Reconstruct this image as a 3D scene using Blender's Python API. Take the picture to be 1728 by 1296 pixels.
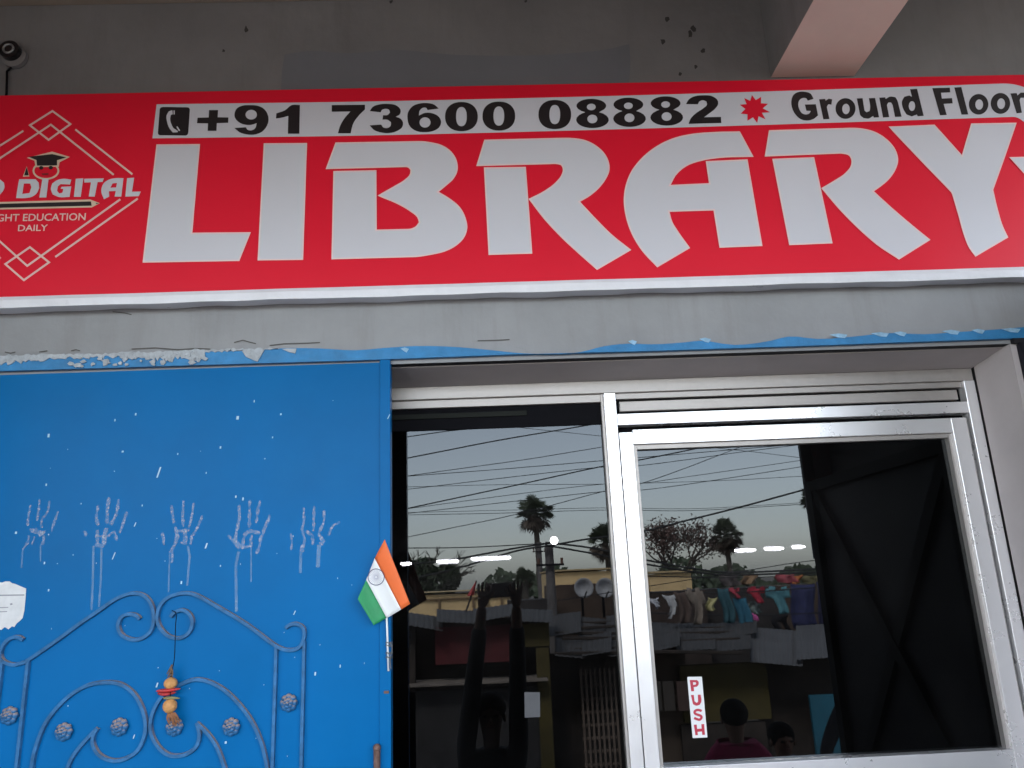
import bpy, bmesh, math, random
from math import radians, sin, cos, pi, hypot, atan2
from mathutils import Vector, Matrix, geometry
random.seed(7)
for o in list(bpy.data.objects): bpy.data.objects.remove(o)
S = bpy.context.scene
COL = S.collection
# ------------------------------------------------------------------ camera
PW, PH, FPX = 1728.0, 1296.0, 1298.0
PITCH, YAW, ROLL = radians(14.52), radians(2.11), radians(-2.49)
EYE = Vector((0, 0, 1.55))
_f = Vector((sin(YAW)*cos(PITCH), cos(YAW)*cos(PITCH), sin(PITCH)))
_r = Vector((cos(YAW), -sin(YAW), 0)); _u = _r.cross(_f)
CR = _r*cos(ROLL) + _u*sin(ROLL); CU = -_r*sin(ROLL) + _u*cos(ROLL); CF = _f
cam = bpy.data.cameras.new('camera'); camo = bpy.data.objects.new('camera', cam); COL.objects.link(camo)
M = Matrix((CR, CU, -CF)).transposed().to_4x4(); M.translation = EYE
camo.matrix_world = M
cam.sensor_width = 36; cam.lens = 36*FPX/PW; cam.clip_start = 0.05; cam.clip_end = 2000
S.camera = camo
# ------------------------------------------------------------------ sky and sun (soft, hazy day)
SUN_EL, SUN_AZ = radians(48), radians(335)      # azimuth from +Y, clockwise
w = bpy.data.worlds.new('World'); S.world = w; w.use_nodes = True
nt = w.node_tree; bg = nt.nodes['Background']
sk = nt.nodes.new('ShaderNodeTexSky'); sk.sky_type = 'NISHITA'; sk.sun_disc = False
sk.sun_elevation = SUN_EL; sk.sun_rotation = SUN_AZ; sk.air_density = 1.0; sk.dust_density = 1.2; sk.ozone_density = 1.5
hs = nt.nodes.new('ShaderNodeHueSaturation'); hs.inputs['Saturation'].default_value = 0.45
nt.links.new(sk.outputs[0], hs.inputs['Color']); nt.links.new(hs.outputs[0], bg.inputs['Color'])
bg.inputs['Strength'].default_value = 0.15
sl = bpy.data.lights.new('sun', 'SUN'); sl.energy = 1.5; sl.angle = radians(14); sl.color = (1, .95, .88)
so = bpy.data.objects.new('sun', sl); COL.objects.link(so)
sd = Vector((sin(SUN_AZ)*cos(SUN_EL), cos(SUN_AZ)*cos(SUN_EL), sin(SUN_EL)))
so.rotation_euler = sd.to_track_quat('Z', 'Y').to_euler(); so.location = (0, -10, 20)
S.view_settings.view_transform = 'Standard'; S.view_settings.look = 'None'
S.view_settings.gamma = 1; S.view_settings.exposure = 3.1
S.render.engine = 'CYCLES'; S.render.resolution_x = 1024; S.render.resolution_y = 768
S.cycles.max_bounces = 6; S.cycles.transparent_max_bounces = 12

# ------------------------------------------------------------------ measuring helpers
YG = 2.20                                   # plane of the window glass
def ray(x, y):
    d = CR*((x-PW/2)/FPX) - CU*((y-PH/2)/FPX) + CF
    return d/d.y
def at(x, y, Y): return EYE + ray(x, y)*Y
def street(x, y, D):                        # a place in the street, D metres along the mirrored view
    p = EYE + ray(x, y)*D; p.y = 2*YG - p.y
    return p
# ------------------------------------------------------------------ materials
MATS = {}
def mat(name, col, rough=.6, metal=0., var=.0, scale=6., bump=.0, bscale=40., spec=.5, emit=None, coat=0., stretch=None):
    if name in MATS: return MATS[name]
    m = bpy.data.materials.new(name); m.use_nodes = True; n = m.node_tree.nodes; l = m.node_tree.links
    b = n['Principled BSDF']
    b.inputs['Base Color'].default_value = (*col, 1); b.inputs['Roughness'].default_value = rough
    b.inputs['Metallic'].default_value = metal; b.inputs['Specular IOR Level'].default_value = spec
    b.inputs['Coat Weight'].default_value = coat
    if var or bump:
        tc = n.new('ShaderNodeTexCoord'); mp = n.new('ShaderNodeMapping'); l.new(tc.outputs['Object'], mp.inputs[0])
        if stretch: mp.inputs['Scale'].default_value = stretch
    if var:
        nz = n.new('ShaderNodeTexNoise'); nz.inputs['Scale'].default_value = scale; nz.inputs['Detail'].default_value = 8; nz.inputs['Roughness'].default_value = .62
        l.new(mp.outputs[0], nz.inputs['Vector'])
        r = n.new('ShaderNodeValToRGB'); r.color_ramp.elements[0].position = .3; r.color_ramp.elements[1].position = .72
        r.color_ramp.elements[0].color = tuple(max(0, c*(1-var)) for c in col)+(1,)
        r.color_ramp.elements[1].color = tuple(min(1, c*(1+var)) for c in col)+(1,)
        l.new(nz.outputs['Fac'], r.inputs[0]); l.new(r.outputs[0], b.inputs['Base Color'])
        mr = n.new('ShaderNodeMapRange'); mr.inputs['To Min'].default_value = max(.05, rough-.1); mr.inputs['To Max'].default_value = min(1, rough+.12)
        l.new(nz.outputs['Fac'], mr.inputs[0]); l.new(mr.outputs[0], b.inputs['Roughness'])
    if bump:
        n2 = n.new('ShaderNodeTexNoise'); n2.inputs['Scale'].default_value = bscale; n2.inputs['Detail'].default_value = 6
        l.new(mp.outputs[0], n2.inputs['Vector'])
        bp = n.new('ShaderNodeBump'); bp.inputs['Strength'].default_value = bump; bp.inputs['Distance'].default_value = .01
        l.new(n2.outputs['Fac'], bp.inputs['Height']); l.new(bp.outputs[0], b.inputs['Normal'])
    if emit:
        b.inputs['Emission Color'].default_value = (*col, 1); b.inputs['Emission Strength'].default_value = emit
    MATS[name] = m
    return m
def mix_overlay(m, col, fac_fn):
    """put a second colour over a material's base colour where fac_fn (a socket builder) says so"""
    n = m.node_tree.nodes; l = m.node_tree.links; b = n['Principled BSDF']
    src = b.inputs['Base Color'].links[0].from_socket if b.inputs['Base Color'].links else None
    mx = n.new('ShaderNodeMix'); mx.data_type = 'RGBA'
    if src: l.new(src, mx.inputs[6])
    else: mx.inputs[6].default_value = b.inputs['Base Color'].default_value
    mx.inputs[7].default_value = (*col, 1)
    l.new(fac_fn(n, l), mx.inputs[0]); l.new(mx.outputs[2], b.inputs['Base Color'])

m_wall = mat('grey_wall_paint', (.30, .305, .315), .75, var=.16, scale=2.2, bump=.25, bscale=22)
def streaks(n, l):
    tc = n.new('ShaderNodeTexCoord'); mp = n.new('ShaderNodeMapping'); mp.inputs['Scale'].default_value = (7, 7, .9)
    l.new(tc.outputs['Object'], mp.inputs[0])
    nz = n.new('ShaderNodeTexNoise'); nz.inputs['Scale'].default_value = 1.6; nz.inputs['Detail'].default_value = 10; nz.inputs['Roughness'].default_value = .7
    l.new(mp.outputs[0], nz.inputs[0])
    r = n.new('ShaderNodeMapRange'); r.inputs[1].default_value = .5; r.inputs[2].default_value = .85; r.inputs[4].default_value = .55
    l.new(nz.outputs['Fac'], r.inputs[0]); return r.outputs[0]
mix_overlay(m_wall, (.19, .175, .165), streaks)
m_wallup = mat('shade_toned_wall_paint', (.20, .195, .195), .8, var=.16, scale=2.2, bump=.25, bscale=22)  # wall grey darkened to carry the shade above the sign
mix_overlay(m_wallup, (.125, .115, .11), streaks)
m_patch = mat('repainted_patch', (.165, .170, .186), .75, var=.1, scale=3, bump=.15, bscale=20)
m_ceil2 = mat('beam_bounce_cream', (.78, .63, .54), .8, var=.08, scale=3, bump=.1, bscale=25)  # cream lightened to carry light bounced up from the ground
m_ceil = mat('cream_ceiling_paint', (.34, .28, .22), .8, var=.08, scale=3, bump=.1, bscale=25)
m_soffit = mat('reveal_plaster', (.46, .42, .42), .7, var=.08, scale=4, bump=.12, bscale=25)
m_dark = mat('dark_gap', (.008, .008, .012), .8)
m_sign = mat('red_sign_vinyl', (.74, .007, .030), .38, spec=.25, var=.03, scale=2, bump=.05, bscale=3)
m_white = mat('white_vinyl', (.62, .62, .68), .34, var=.02, scale=2, bump=.05, bscale=3)
m_pale = mat('pale_line_vinyl', (.78, .55, .5), .4)
m_edge = mat('letter_edge_vinyl', (.82, .62, .62), .4)
m_black = mat('black_vinyl', (.012, .008, .010), .4)
m_trim = mat('sign_edge_trim', (.72, .72, .77), .3, var=.05, scale=14, bump=.6, bscale=9)
m_blue = mat('blue_gate_paint', (.001, .125, .35), .3, spec=.07, var=.12, scale=1.7, bump=.10, bscale=3)
def rub(n, l):
    tc = n.new('ShaderNodeTexCoord')
    nz = n.new('ShaderNodeTexNoise'); nz.inputs['Scale'].default_value = 3.1; nz.inputs['Detail'].default_value = 9; nz.inputs['Roughness'].default_value = .68
    l.new(tc.outputs['Object'], nz.inputs[0])
    r = n.new('ShaderNodeMapRange'); r.inputs[1].default_value = .52; r.inputs[2].default_value = .9; r.inputs[4].default_value = .35
    l.new(nz.outputs['Fac'], r.inputs[0]); return r.outputs[0]
mix_overlay(m_blue, (.012, .165, .38), rub)
m_iron = mat('blue_painted_iron', (.030, .135, .30), .5, spec=.25, var=.35, scale=35, bump=.2, bscale=120)
def dust_top(n, l):
    g = n.new('ShaderNodeNewGeometry'); sx = n.new('ShaderNodeSeparateXYZ'); l.new(g.outputs['Normal'], sx.inputs[0])
    r = n.new('ShaderNodeMapRange'); r.inputs[1].default_value = .0; r.inputs[2].default_value = .6; r.inputs[4].default_value = .92
    l.new(sx.outputs['Z'], r.inputs[0]); return r.outputs[0]
mix_overlay(m_iron, (.36, .27, .23), dust_top)      # street dust lies on upward faces
m_alu = mat('brushed_aluminium', (.88, .87, .88), .28, .6, var=.015, scale=8)
m_alu_d = mat('dull_shaded_aluminium', (.42, .39, .37), .42, .5, var=.06, scale=40)
m_rubber = mat('black_rubber_and_band', (.006, .006, .008), .85, spec=.1)
m_paper = mat('aged_paper', (.66, .66, .66), .8, var=.12, scale=30)
m_plaster = mat('flaking_plaster', (.40, .43, .46), .85, var=.2, scale=40, bump=.5, bscale=60)
m_bluechip = mat('header_blue_paint', (.035, .21, .45), .45, spec=.3, var=.22, scale=14, bump=.3, bscale=40)
m_steel = mat('dark_gate_back', (.005, .005, .007), .7, var=.3, scale=5, spec=.15)
m_steel2 = mat('dark_gate_sheet', (.014, .014, .021), .6, var=.35, scale=3, spec=.2)
# tinted reflective glass
def glass_mat(name):
    m = bpy.data.materials.new(name); m.use_nodes = True; n = m.node_tree.nodes; l = m.node_tree.links
    n.remove(n['Principled BSDF']); out = n['Material Output']
    g = n.new('ShaderNodeBsdfGlossy'); g.inputs['Roughness'].default_value = 0.0; g.inputs['Color'].default_value = (.90, .96, 1, 1)
    t = n.new('ShaderNodeBsdfTransparent'); t.inputs['Color'].default_value = (.07, .07, .075, 1)
    mx = n.new('ShaderNodeMixShader'); mx.inputs[0].default_value = .043
    l.new(t.outputs[0], mx.inputs[1]); l.new(g.outputs[0], mx.inputs[2])
    # a little dust on the pane
    d = n.new('ShaderNodeBsdfDiffuse'); d.inputs['Color'].default_value = (.4, .4, .4, 1)
    tc = n.new('ShaderNodeTexCoord'); nz = n.new('ShaderNodeTexNoise'); nz.inputs['Scale'].default_value = 5; nz.inputs['Detail'].default_value = 10
    l.new(tc.outputs['Object'], nz.inputs[0])
    r = n.new('ShaderNodeMapRange'); r.inputs[1].default_value = .45; r.inputs[2].default_value = .8; r.inputs[3].default_value = .001; r.inputs[4].default_value = .008
    l.new(nz.outputs['Fac'], r.inputs[0])
    m2 = n.new('ShaderNodeMixShader'); l.new(r.outputs[0], m2.inputs[0]); l.new(mx.outputs[0], m2.inputs[1]); l.new(d.outputs[0], m2.inputs[2])
    l.new(m2.outputs[0], out.inputs[0]); return m
m_glass = glass_mat('tinted_mirror_glass')
# smeared chalky paint: patchy, see-through
def smear_mat(name, col, lo, hi, sc):
    m = bpy.data.materials.new(name); m.use_nodes = True; n = m.node_tree.nodes; l = m.node_tree.links
    b = n['Principled BSDF']; b.inputs['Base Color'].default_value = (*col, 1); b.inputs['Roughness'].default_value = .8
    tc = n.new('ShaderNodeTexCoord'); nz = n.new('ShaderNodeTexNoise'); nz.inputs['Scale'].default_value = sc; nz.inputs['Detail'].default_value = 10; nz.inputs['Roughness'].default_value = .78
    l.new(tc.outputs['Object'], nz.inputs[0])
    r = n.new('ShaderNodeMapRange'); r.inputs[1].default_value = lo; r.inputs[2].default_value = hi; r.inputs[4].default_value = .62
    l.new(nz.outputs['Fac'], r.inputs[0]); l.new(r.outputs[0], b.inputs['Alpha'])
    return m
m_print = smear_mat('dried_white_handprint', (.60, .66, .74), .38, .70, 85)
m_drip = smear_mat('dried_white_drip', (.40, .58, .74), .28, .85, 40)
m_speck = mat('white_paint_speck', (.42, .60, .72), .6)

# ------------------------------------------------------------------ object helpers
def tag(o, label=None, cat=None, group=None, kind=None):
    if label: o['label'] = label
    if cat: o['category'] = cat
    if group: o['group'] = group
    if kind: o['kind'] = kind
    return o
def thing(name, loc, label, cat, group=None):
    o = bpy.data.objects.new(name, None); COL.objects.link(o); o.location = loc; o.empty_display_size = .1
    return tag(o, label, cat, group)
def wloc(o):
    v = Vector((0, 0, 0))
    while o: v += o.location; o = o.parent
    return v
def obj(name, verts, faces, m, parent=None, smooth=False):
    """mesh from world-space points; origin at the parent's, or at the mesh's own base"""
    verts = [Vector(v) for v in verts]
    if parent: off = wloc(parent)
    else:
        xs = [v.x for v in verts]; ys = [v.y for v in verts]; zs = [v.z for v in verts]
        off = Vector(((min(xs)+max(xs))/2, (min(ys)+max(ys))/2, min(zs)))
    me = bpy.data.meshes.new(name); me.from_pydata([tuple(v-off) for v in verts], [], faces); me.update()
    if smooth: me.polygons.foreach_set('use_smooth', [True]*len(me.polygons))
    if m: me.materials.append(m)
    o = bpy.data.objects.new(name, me); COL.objects.link(o)
    if parent: o.parent = parent
    else: o.location = off
    return o
BOXF = [(0,3,2,1),(4,5,6,7),(0,1,5,4),(1,2,6,5),(2,3,7,6),(3,0,4,7)]
def boxv(x0, x1, y0, y1, z0, z1):
    return [(x0,y0,z0),(x1,y0,z0),(x1,y1,z0),(x0,y1,z0),(x0,y0,z1),(x1,y0,z1),(x1,y1,z1),(x0,y1,z1)]
def box(name, x0, x1, y0, y1, z0, z1, m, parent=None, bevel=0):
    o = obj(name, boxv(x0,x1,y0,y1,z0,z1), BOXF, m, parent)
    if bevel:
        b = o.modifiers.new('bevel', 'BEVEL'); b.width = bevel; b.segments = 2
    return o
class MB:
    def __init__(s): s.v = []; s.f = []
    def add(s, v, f):
        k = len(s.v); s.v += [Vector(p) for p in v]; s.f += [tuple(i+k for i in q) for q in f]; return s
    def box(s, *a): return s.add(boxv(*a), BOXF)
    def quad(s, a, b, c, d): return s.add([a,b,c,d], [(0,1,2,3)])
    def tube(s, pts, r, n=6, cap=True):
        pts = [Vector(p) for p in pts]; v = []; f = []
        rr = r if isinstance(r, (list, tuple)) else [r]*len(pts)
        up = None
        for i, p in enumerate(pts):
            t = (pts[min(i+1, len(pts)-1)] - pts[max(i-1, 0)]).normalized()
            if up is None: up = Vector((0,0,1)) if abs(t.z) < .9 else Vector((1,0,0))
            a = t.cross(up).normalized(); b = a.cross(t).normalized(); up = b
            for k in range(n):
                an = 2*pi*k/n; v.append(p + a*cos(an)*rr[i] + b*sin(an)*rr[i])
        for i in range(len(pts)-1):
            for k in range(n):
                f.append((i*n+k, i*n+(k+1)%n, (i+1)*n+(k+1)%n, (i+1)*n+k))
        if cap: f += [tuple(range(n))[::-1], tuple(range((len(pts)-1)*n, len(pts)*n))]
        return s.add(v, f)
    def flatbar(s, pts, w, d):
        """square bar following a path in an XZ plane, standing d proud towards -Y"""
        pts = [Vector(p) for p in pts]; v = []; f = []
        for i, p in enumerate(pts):
            t = (pts[min(i+1, len(pts)-1)] - pts[max(i-1, 0)]); t.y = 0; t.normalize()
            a = Vector((-t.z, 0, t.x))*w/2; q = Vector((0, -d, 0))
            v += [p-a, p+a, p+a*.8+q, p-a*.8+q]
        n = len(pts)
        for i in range(n-1):
            for k in range(4): f.append((i*4+k, i*4+(k+1)%4, (i+1)*4+(k+1)%4, (i+1)*4+k))
        f += [(3,2,1,0), tuple(range((n-1)*4, n*4))]
        return s.add(v, f)
    def ball(s, c, r, nu=12, nv=8):
        c = Vector(c); r = Vector(r) if not isinstance(r, (int, float)) else Vector((r,r,r))
        v = [c+Vector((0,0,r.z))]; f = []
        for j in range(1, nv):
            for i in range(nu):
                a = 2*pi*i/nu; b = pi*j/nv
                v.append(c+Vector((r.x*sin(b)*cos(a), r.y*sin(b)*sin(a), r.z*cos(b))))
        v.append(c-Vector((0,0,r.z))); L = len(v)-1
        for i in range(nu):
            f.append((0, 1+i, 1+(i+1) % nu)); f.append((L, L-nu+(i+1) % nu, L-nu+i))
            for j in range(nv-2):
                k = 1+j*nu; f.append((k+i, k+nu+i, k+nu+(i+1)%nu, k+(i+1)%nu))
        return s.add(v, f)
    def build(s, name, m, parent=None, smooth=False): return obj(name, s.v, s.f, m, parent, smooth)
def catmull(p, n=6, closed=False):
    p = [Vector(q) for q in p]; out = []; L = len(p)
    for i in range(L if closed else L-1):
        a, b, c, d = (p[(i-1) % L], p[i], p[(i+1) % L], p[(i+2) % L]) if closed else (p[max(i-1,0)], p[i], p[i+1], p[min(i+2,L-1)])
        for k in range(n):
            t = k/n
            out.append(.5*((2*b)+(c-a)*t+(2*a-5*b+4*c-d)*t*t+(3*b-a-3*c+d)*t**3))
    if not closed: out.append(p[-1])
    return out
def soften(p, n=4, corner=38):
    """rounds the gentle bends of a traced outline and keeps its corners"""
    p = [Vector(q) for q in p]; L = len(p); tan = []
    for i in range(L):
        a = p[i]-p[i-1]; b = p[(i+1) % L]-p[i]
        if abs(math.degrees(a.angle(b))) > corner: tan.append(None)
        elif a.length > 2.6*b.length: tan.append(a.normalized())
        elif b.length > 2.6*a.length: tan.append(b.normalized())
        else: tan.append((a.normalized()*b.length+b.normalized()*a.length).normalized())
    out = []
    for i in range(L):
        a, b = p[i], p[(i+1) % L]; d = (b-a); ta, tb = tan[i], tan[(i+1) % L]
        out.append(a)
        if ta is None and tb is None: continue
        ta = (ta or d.normalized())*d.length; tb = (tb or d.normalized())*d.length
        for k in range(1, n):
            t = k/n
            out.append((2*t**3-3*t*t+1)*a+(t**3-2*t*t+t)*ta+(-2*t**3+3*t*t)*b+(t**3-t*t)*tb)
    return out
def V2(pts, ox=0., oy=0., s=1.): return [Vector((ox+x/s, oy+y/s)) for x, y in pts]
def ell(cx, cy, rx, ry, n=28, pw=2.0):
    o = []
    for i in range(n):
        a = 2*pi*i/n; c, q = cos(a), sin(a)
        o.append(Vector((cx+rx*math.copysign(abs(c)**(2/pw), c), cy+ry*math.copysign(abs(q)**(2/pw), q))))
    return o
def sheet(name, loops, Y, m, parent=None, thick=0.0, fn=None):
    """flat shape (first loop outside, the others holes) on the plane y = Y; loops in photo pixels"""
    L = [[(fn or (lambda q: at(q.x, q.y, Y)))(q) for q in lp] for lp in loops]
    tri = geometry.tessellate_polygon([[Vector((v.x, v.z, 0)) for v in lp] for lp in L])
    v = [q for lp in L for q in lp]; f = []
    for t in tri:
        a, b, c = (v[i] for i in t)
        nrm = (b-a).cross(c-a)
        f.append(tuple(t) if nrm.y < 0 else (t[0], t[2], t[1]))
    if thick:
        n = len(v); v = v+[q+Vector((0, thick, 0)) for q in v]; k = 0
        for lp in L:
            m_ = len(lp)
            for i in range(m_):
                j = (i+1) % m_; f.append((k+i, k+j, n+k+j, n+k+i))
            k += m_
    return obj(name, v, f, m, parent)
def ribbon(pts, w, closed=False):
    """outline of a stroke of width w along pts (2D)"""
    p = [Vector(q) for q in pts]; L = len(p); lf = []; rt = []
    for i in range(L):
        if closed: a, b = p[i]-p[i-1], p[(i+1) % L]-p[i]
        else: a = p[i]-p[i-1] if i else p[1]-p[0]; b = p[i+1]-p[i] if i < L-1 else a
        a, b = a.normalized(), b.normalized(); t = (a+b).normalized() if (a+b).length > .1 else a
        k = min(1.8, 1/max(.4, t.dot(a))); nn = Vector((-t.y, t.x))*w/2*k
        lf.append(p[i]+nn); rt.append(p[i]-nn)
    return lf, rt
def stroke(name, pts, w, Y, m, parent, closed=False, fn=None):
    lf, rt = ribbon(pts, w, closed); L = len(lf); g = fn or (lambda q: at(q.x, q.y, Y))
    v = [g(q) for q in lf]+[g(q) for q in rt]; f = []
    for i in range(L if closed else L-1):
        j = (i+1) % L; f.append((i, j, L+j, L+i))
    f2 = []
    for q in f:
        a, b, c = v[q[0]], v[q[1]], v[q[2]]
        f2.append(q if (b-a).cross(c-a).y < 0 else q[::-1])
    return obj(name, v, f2, m, parent)

# ================================================================== SETTING
st = obj('street', [(-120,-400,-.75),(120,-400,-.75),(120,60,-.75),(-120,60,-.75)], [(0,1,2,3)],
         mat('dusty_asphalt', (.11, .10, .09), .9, var=.25, scale=.8, bump=.3, bscale=12))
tag(st, kind='structure')
pl = MB().box(-3.2, 3.2, 1.35, 8, -.75, 0).box(-1.4, 1.6, 1.0, 1.348, -.75, -.25).box(-1.4, 1.6, .65, .998, -.75, -.5).build('entrance_steps', mat('cement_floor', (.27, .26, .25), .85, var=.2, scale=3, bump=.2))
tag(pl, kind='structure')

# ================================================================== LIBRARY BUILDING
CE = 3.30; BEAM_Z = 3.0
bd = thing('library_building', (0, 2.0, 0), 'grey plastered building with tinted glass entrance under the red signboard', 'building')
Z_HB = at(864, 598, 1.985).z                   # underside of the blue header
OPZ = 2.135                                    # top of the opening
x_op = 1.459
box('wall', -3.2, 3.2, 2.0, 2.16, OPZ, 2.6, m_wall, bd); box('wall', -3.2, 3.2, 2.0, 2.16, 2.6, 3.6, m_wallup, bd)
box('wall', -3.2, -1.42, 2.0, 2.16, 0, OPZ-.001, m_wall, bd)
rw = obj('wall', [(x_op,2.0,0),(3.2,2.0,0),(3.2,2.16,0),(1.452,2.16,0),(x_op,2.0,OPZ-.001),(3.2,2.0,OPZ-.001),(3.2,2.16,OPZ-.001),(1.452,2.16,OPZ-.001)], BOXF, m_soffit, bd)
# plastered reveal over the door, falling slightly inwards
obj('reveal_soffit', [(-1.4,2.03,2.132),(1.4575,2.03,2.132),(1.4525,2.172,2.113),(-1.4,2.172,2.113),(-1.4,2.03,2.1345),(1.4575,2.03,2.1345),(1.4525,2.172,2.1345),(-1.4,2.172,2.1345)], BOXF, m_soffit, bd)
box('ceiling', -3.2, 3.2, -1.2, 1.998, CE, CE+.14, m_ceil, bd); box('added_edge_beam', -3.2, 3.2, -1.4, -1.202, BEAM_Z, CE+.14, m_wallup, bd)  # unseen front beam added to steepen the light fall-off on the sign
bx0, bx1 = .89*(BEAM_Z-1.55)/1.439, 1.149*(BEAM_Z-1.55)/1.443
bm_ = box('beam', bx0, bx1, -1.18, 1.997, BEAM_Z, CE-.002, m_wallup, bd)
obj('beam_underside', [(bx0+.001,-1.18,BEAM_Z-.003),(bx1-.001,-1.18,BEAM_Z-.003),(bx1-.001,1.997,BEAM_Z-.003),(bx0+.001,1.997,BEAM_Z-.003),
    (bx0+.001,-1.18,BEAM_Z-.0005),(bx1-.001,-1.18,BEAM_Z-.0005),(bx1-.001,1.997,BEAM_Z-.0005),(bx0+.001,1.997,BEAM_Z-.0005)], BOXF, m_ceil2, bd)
box('side_wall', -2.15, -2.0, .75, 1.998, -.7, CE-.002, m_wallup, bd); box('side_wall', 1.72, 1.87, .3, 1.998, -.7, 2.33, mat('dark_side_wall', (.07, .07, .075), .85, var=.2), bd)  # left wall is unseen, added to cut light from that side
# a repainted oblong, bluer than the rest, and chips and nail holes above the sign
sheet('paint_patch', [soften(V2([(474,156),(476,120),(480,92),(520,86),(590,90),(660,84),(760,92),(860,94),(960,90),(1030,82),(1062,74),(1064,110),(1060,146),(900,152),(700,156)]), 3)], 1.9985, m_patch, bd)
m_chip = mat('bare_plaster_hole', (.05, .047, .045), .9)
for cx, cy, r in [(415,50,5),(377,86,2.5),(1126,33,4),(1118,70,4),(1170,48,4.5),(1165,58,5),(1186,86,4),(1148,124,3),(660,3,3),(887,2,3),(1174,113,2.5),(1172,140,2.5)]:
    sheet('plaster_chip', [[Vector((cx+r*(.5+random.random())*cos(a*pi/4), cy+1.1*r*(.5+random.random())*sin(a*pi/4))) for a in range(8)]], 1.9975, m_chip, bd)
# cracks low on the lintel wall
for c in ([(222,589),(262,587),(300,590),(330,588),(355,589)], [(455,583),(480,580),(520,579),(540,578)], [(120,592),(128,590),(135,592)], [(8,594),(18,596),(26,594)], [(66,594),(80,592)], [(395,578),(410,574),(420,577),(432,580)], [(190,526),(210,528),(222,531)], [(806,575),(840,574),(860,573)]):
    stroke('plaster_crack', V2(c), 1.6, 1.9975, mat('crack_shadow', (.09, .085, .08), .9), bd)
# interior seen dimly through the glass
obj('interior_room', boxv(-3.1, 3.1, 2.3, 7.2, .004, 3.0), [q[::-1] for q in BOXF[:2]]+[q[::-1] for q in BOXF[3:]], mat('dim_interior', (.06, .06, .065), .9), bd)
m_clear = bpy.data.materials.new('clear_glass'); m_clear.use_nodes = True
_n = m_clear.node_tree.nodes; _n.remove(_n['Principled BSDF']); _t = _n.new('ShaderNodeBsdfTransparent'); m_clear.node_tree.links.new(_t.outputs[0], _n['Material Output'].inputs[0])
def pane_box(x0, x1, z0, z1, par):            # mirror film on the outer face only
    o = obj('pane', boxv(x0, x1, YG, YG+.006, z0, z1), BOXF, m_glass, par)
    o.data.materials.append(m_clear)
    for i, p in enumerate(o.data.polygons): p.material_index = 0 if i == 2 else 1
    return o
# ---- aluminium shop front: fixed window and frame
FY = 2.17
fr = thing('window', (0, 0, 0), None, None); fr.parent = bd; fr.location = -bd.location; fr.location += Vector((0, 2.17, 0)); del_keys = None
for k in list(fr.keys()): del fr[k]
FL = -1.415
ZT, ZTB = 2.1125, 2.0755
box('top_rail', FL, 1.450, FY, FY+.05, ZTB, ZT, m_alu_d, fr, .0015)  # duller grey here carries the dark reveal the rail reflects
box('glazing_bead', FL, .3435, FY+.012, FY+.05, 2.052, ZTB-.0005, m_alu_d, fr, .001)
box('mullion', .345, .3795, FY-.002, FY+.05, .02, ZTB-.0005, m_alu, fr, .0015)
box('mullion_return', .3375, .3445, FY+.008, FY+.05, .02, ZTB-.001, m_alu_d, fr)
box('side_stile', 1.418, 1.4505, FY-.002, FY+.05, .02, ZTB-.0005, m_alu, fr, .0015)
box('bottom_rail', FL, .3435, FY+.001, FY+.05, .02, .08, m_alu, fr, .0015)
pane_box(FL, .3365, .08, 2.052, fr)
box('reflected_band_strip', FL, .3368, YG-.006, YG-.001, 2.052-.063, 2.0515, m_rubber, fr)  # black strip stands in for the dark band reflected across the pane top
box('header_channel', FL, .12, YG-.012, YG-.0065, 2.022, 2.036, mat('grey_channel', (.02, .022, .02), .9, spec=.1), fr)
# transom over the door
box('transom_bead', .381, 1.417, FY+.01, FY+.05, 2.058, ZTB-.0005, m_alu_d, fr, .001)
box('transom_gap', .3805, 1.4175, FY+.03, FY+.05, 2.0125, 2.0575, m_rubber, fr)
box('transom_panel', .392, 1.404, FY+.016, FY+.0295, 2.022, 2.0525, m_alu_d, fr, .002)
box('transom_rail', .3805, 1.4175, FY-.001, FY+.05, 1.9785, 2.012, m_alu, fr, .0015)
# ---- the door leaf
dr = bpy.data.objects.new('door', None); COL.objects.link(dr); dr.parent = bd; dr.location = Vector((.382, 2.17, .02))-bd.location
D0, D1, D2, D3 = .3825, .4215, 1.3595, 1.4045
box('stile', D0, D1, FY, FY+.045, .03, 1.9575, m_alu, dr, .0015)
box('stile', D2, D3, FY, FY+.045, .03, 1.9645, m_alu, dr, .0015)
box('rail', D1+.0005, D2-.0005, FY+.0005, FY+.045, 1.9215, 1.9645, m_alu, dr, .0015)
box('rail', D1+.0005, D2-.0005, FY+.0005, FY+.045, .985, 1.071, m_alu, dr, .0015)
box('rail', D1+.0005, D2-.0005, FY+.0005, FY+.045, .03, .13, m_alu, dr, .0015)
for zz0, zz1 in ((1.0715, 1.921), (.1305, .9845)):
    box('glazing_bead', D1+.0002, D1+.0105, FY+.012, FY+.045, zz0, zz1, m_alu_d, dr)
    box('glazing_bead', D2-.0105, D2-.0002, FY+.012, FY+.045, zz0, zz1, m_alu_d, dr)
    box('glazing_bead', D1+.011, D2-.011, FY+.012, FY+.045, zz1-.0125, zz1, m_alu_d, dr)
    pane_box(D1+.011, D2-.011, zz0, zz1-.013, dr)
box('door_gap', .381, 1.4175, FY+.035, FY+.05, 1.965, 1.978, m_rubber, dr)
box('gasket', 1.4050, 1.4175, FY+.022, FY+.05, .03, 1.9645, m_rubber, dr)
box('hinge_strip', 1.4085, 1.4125, FY+.010, FY+.0215, .03, 1.9645, m_alu_d, dr)

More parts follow.
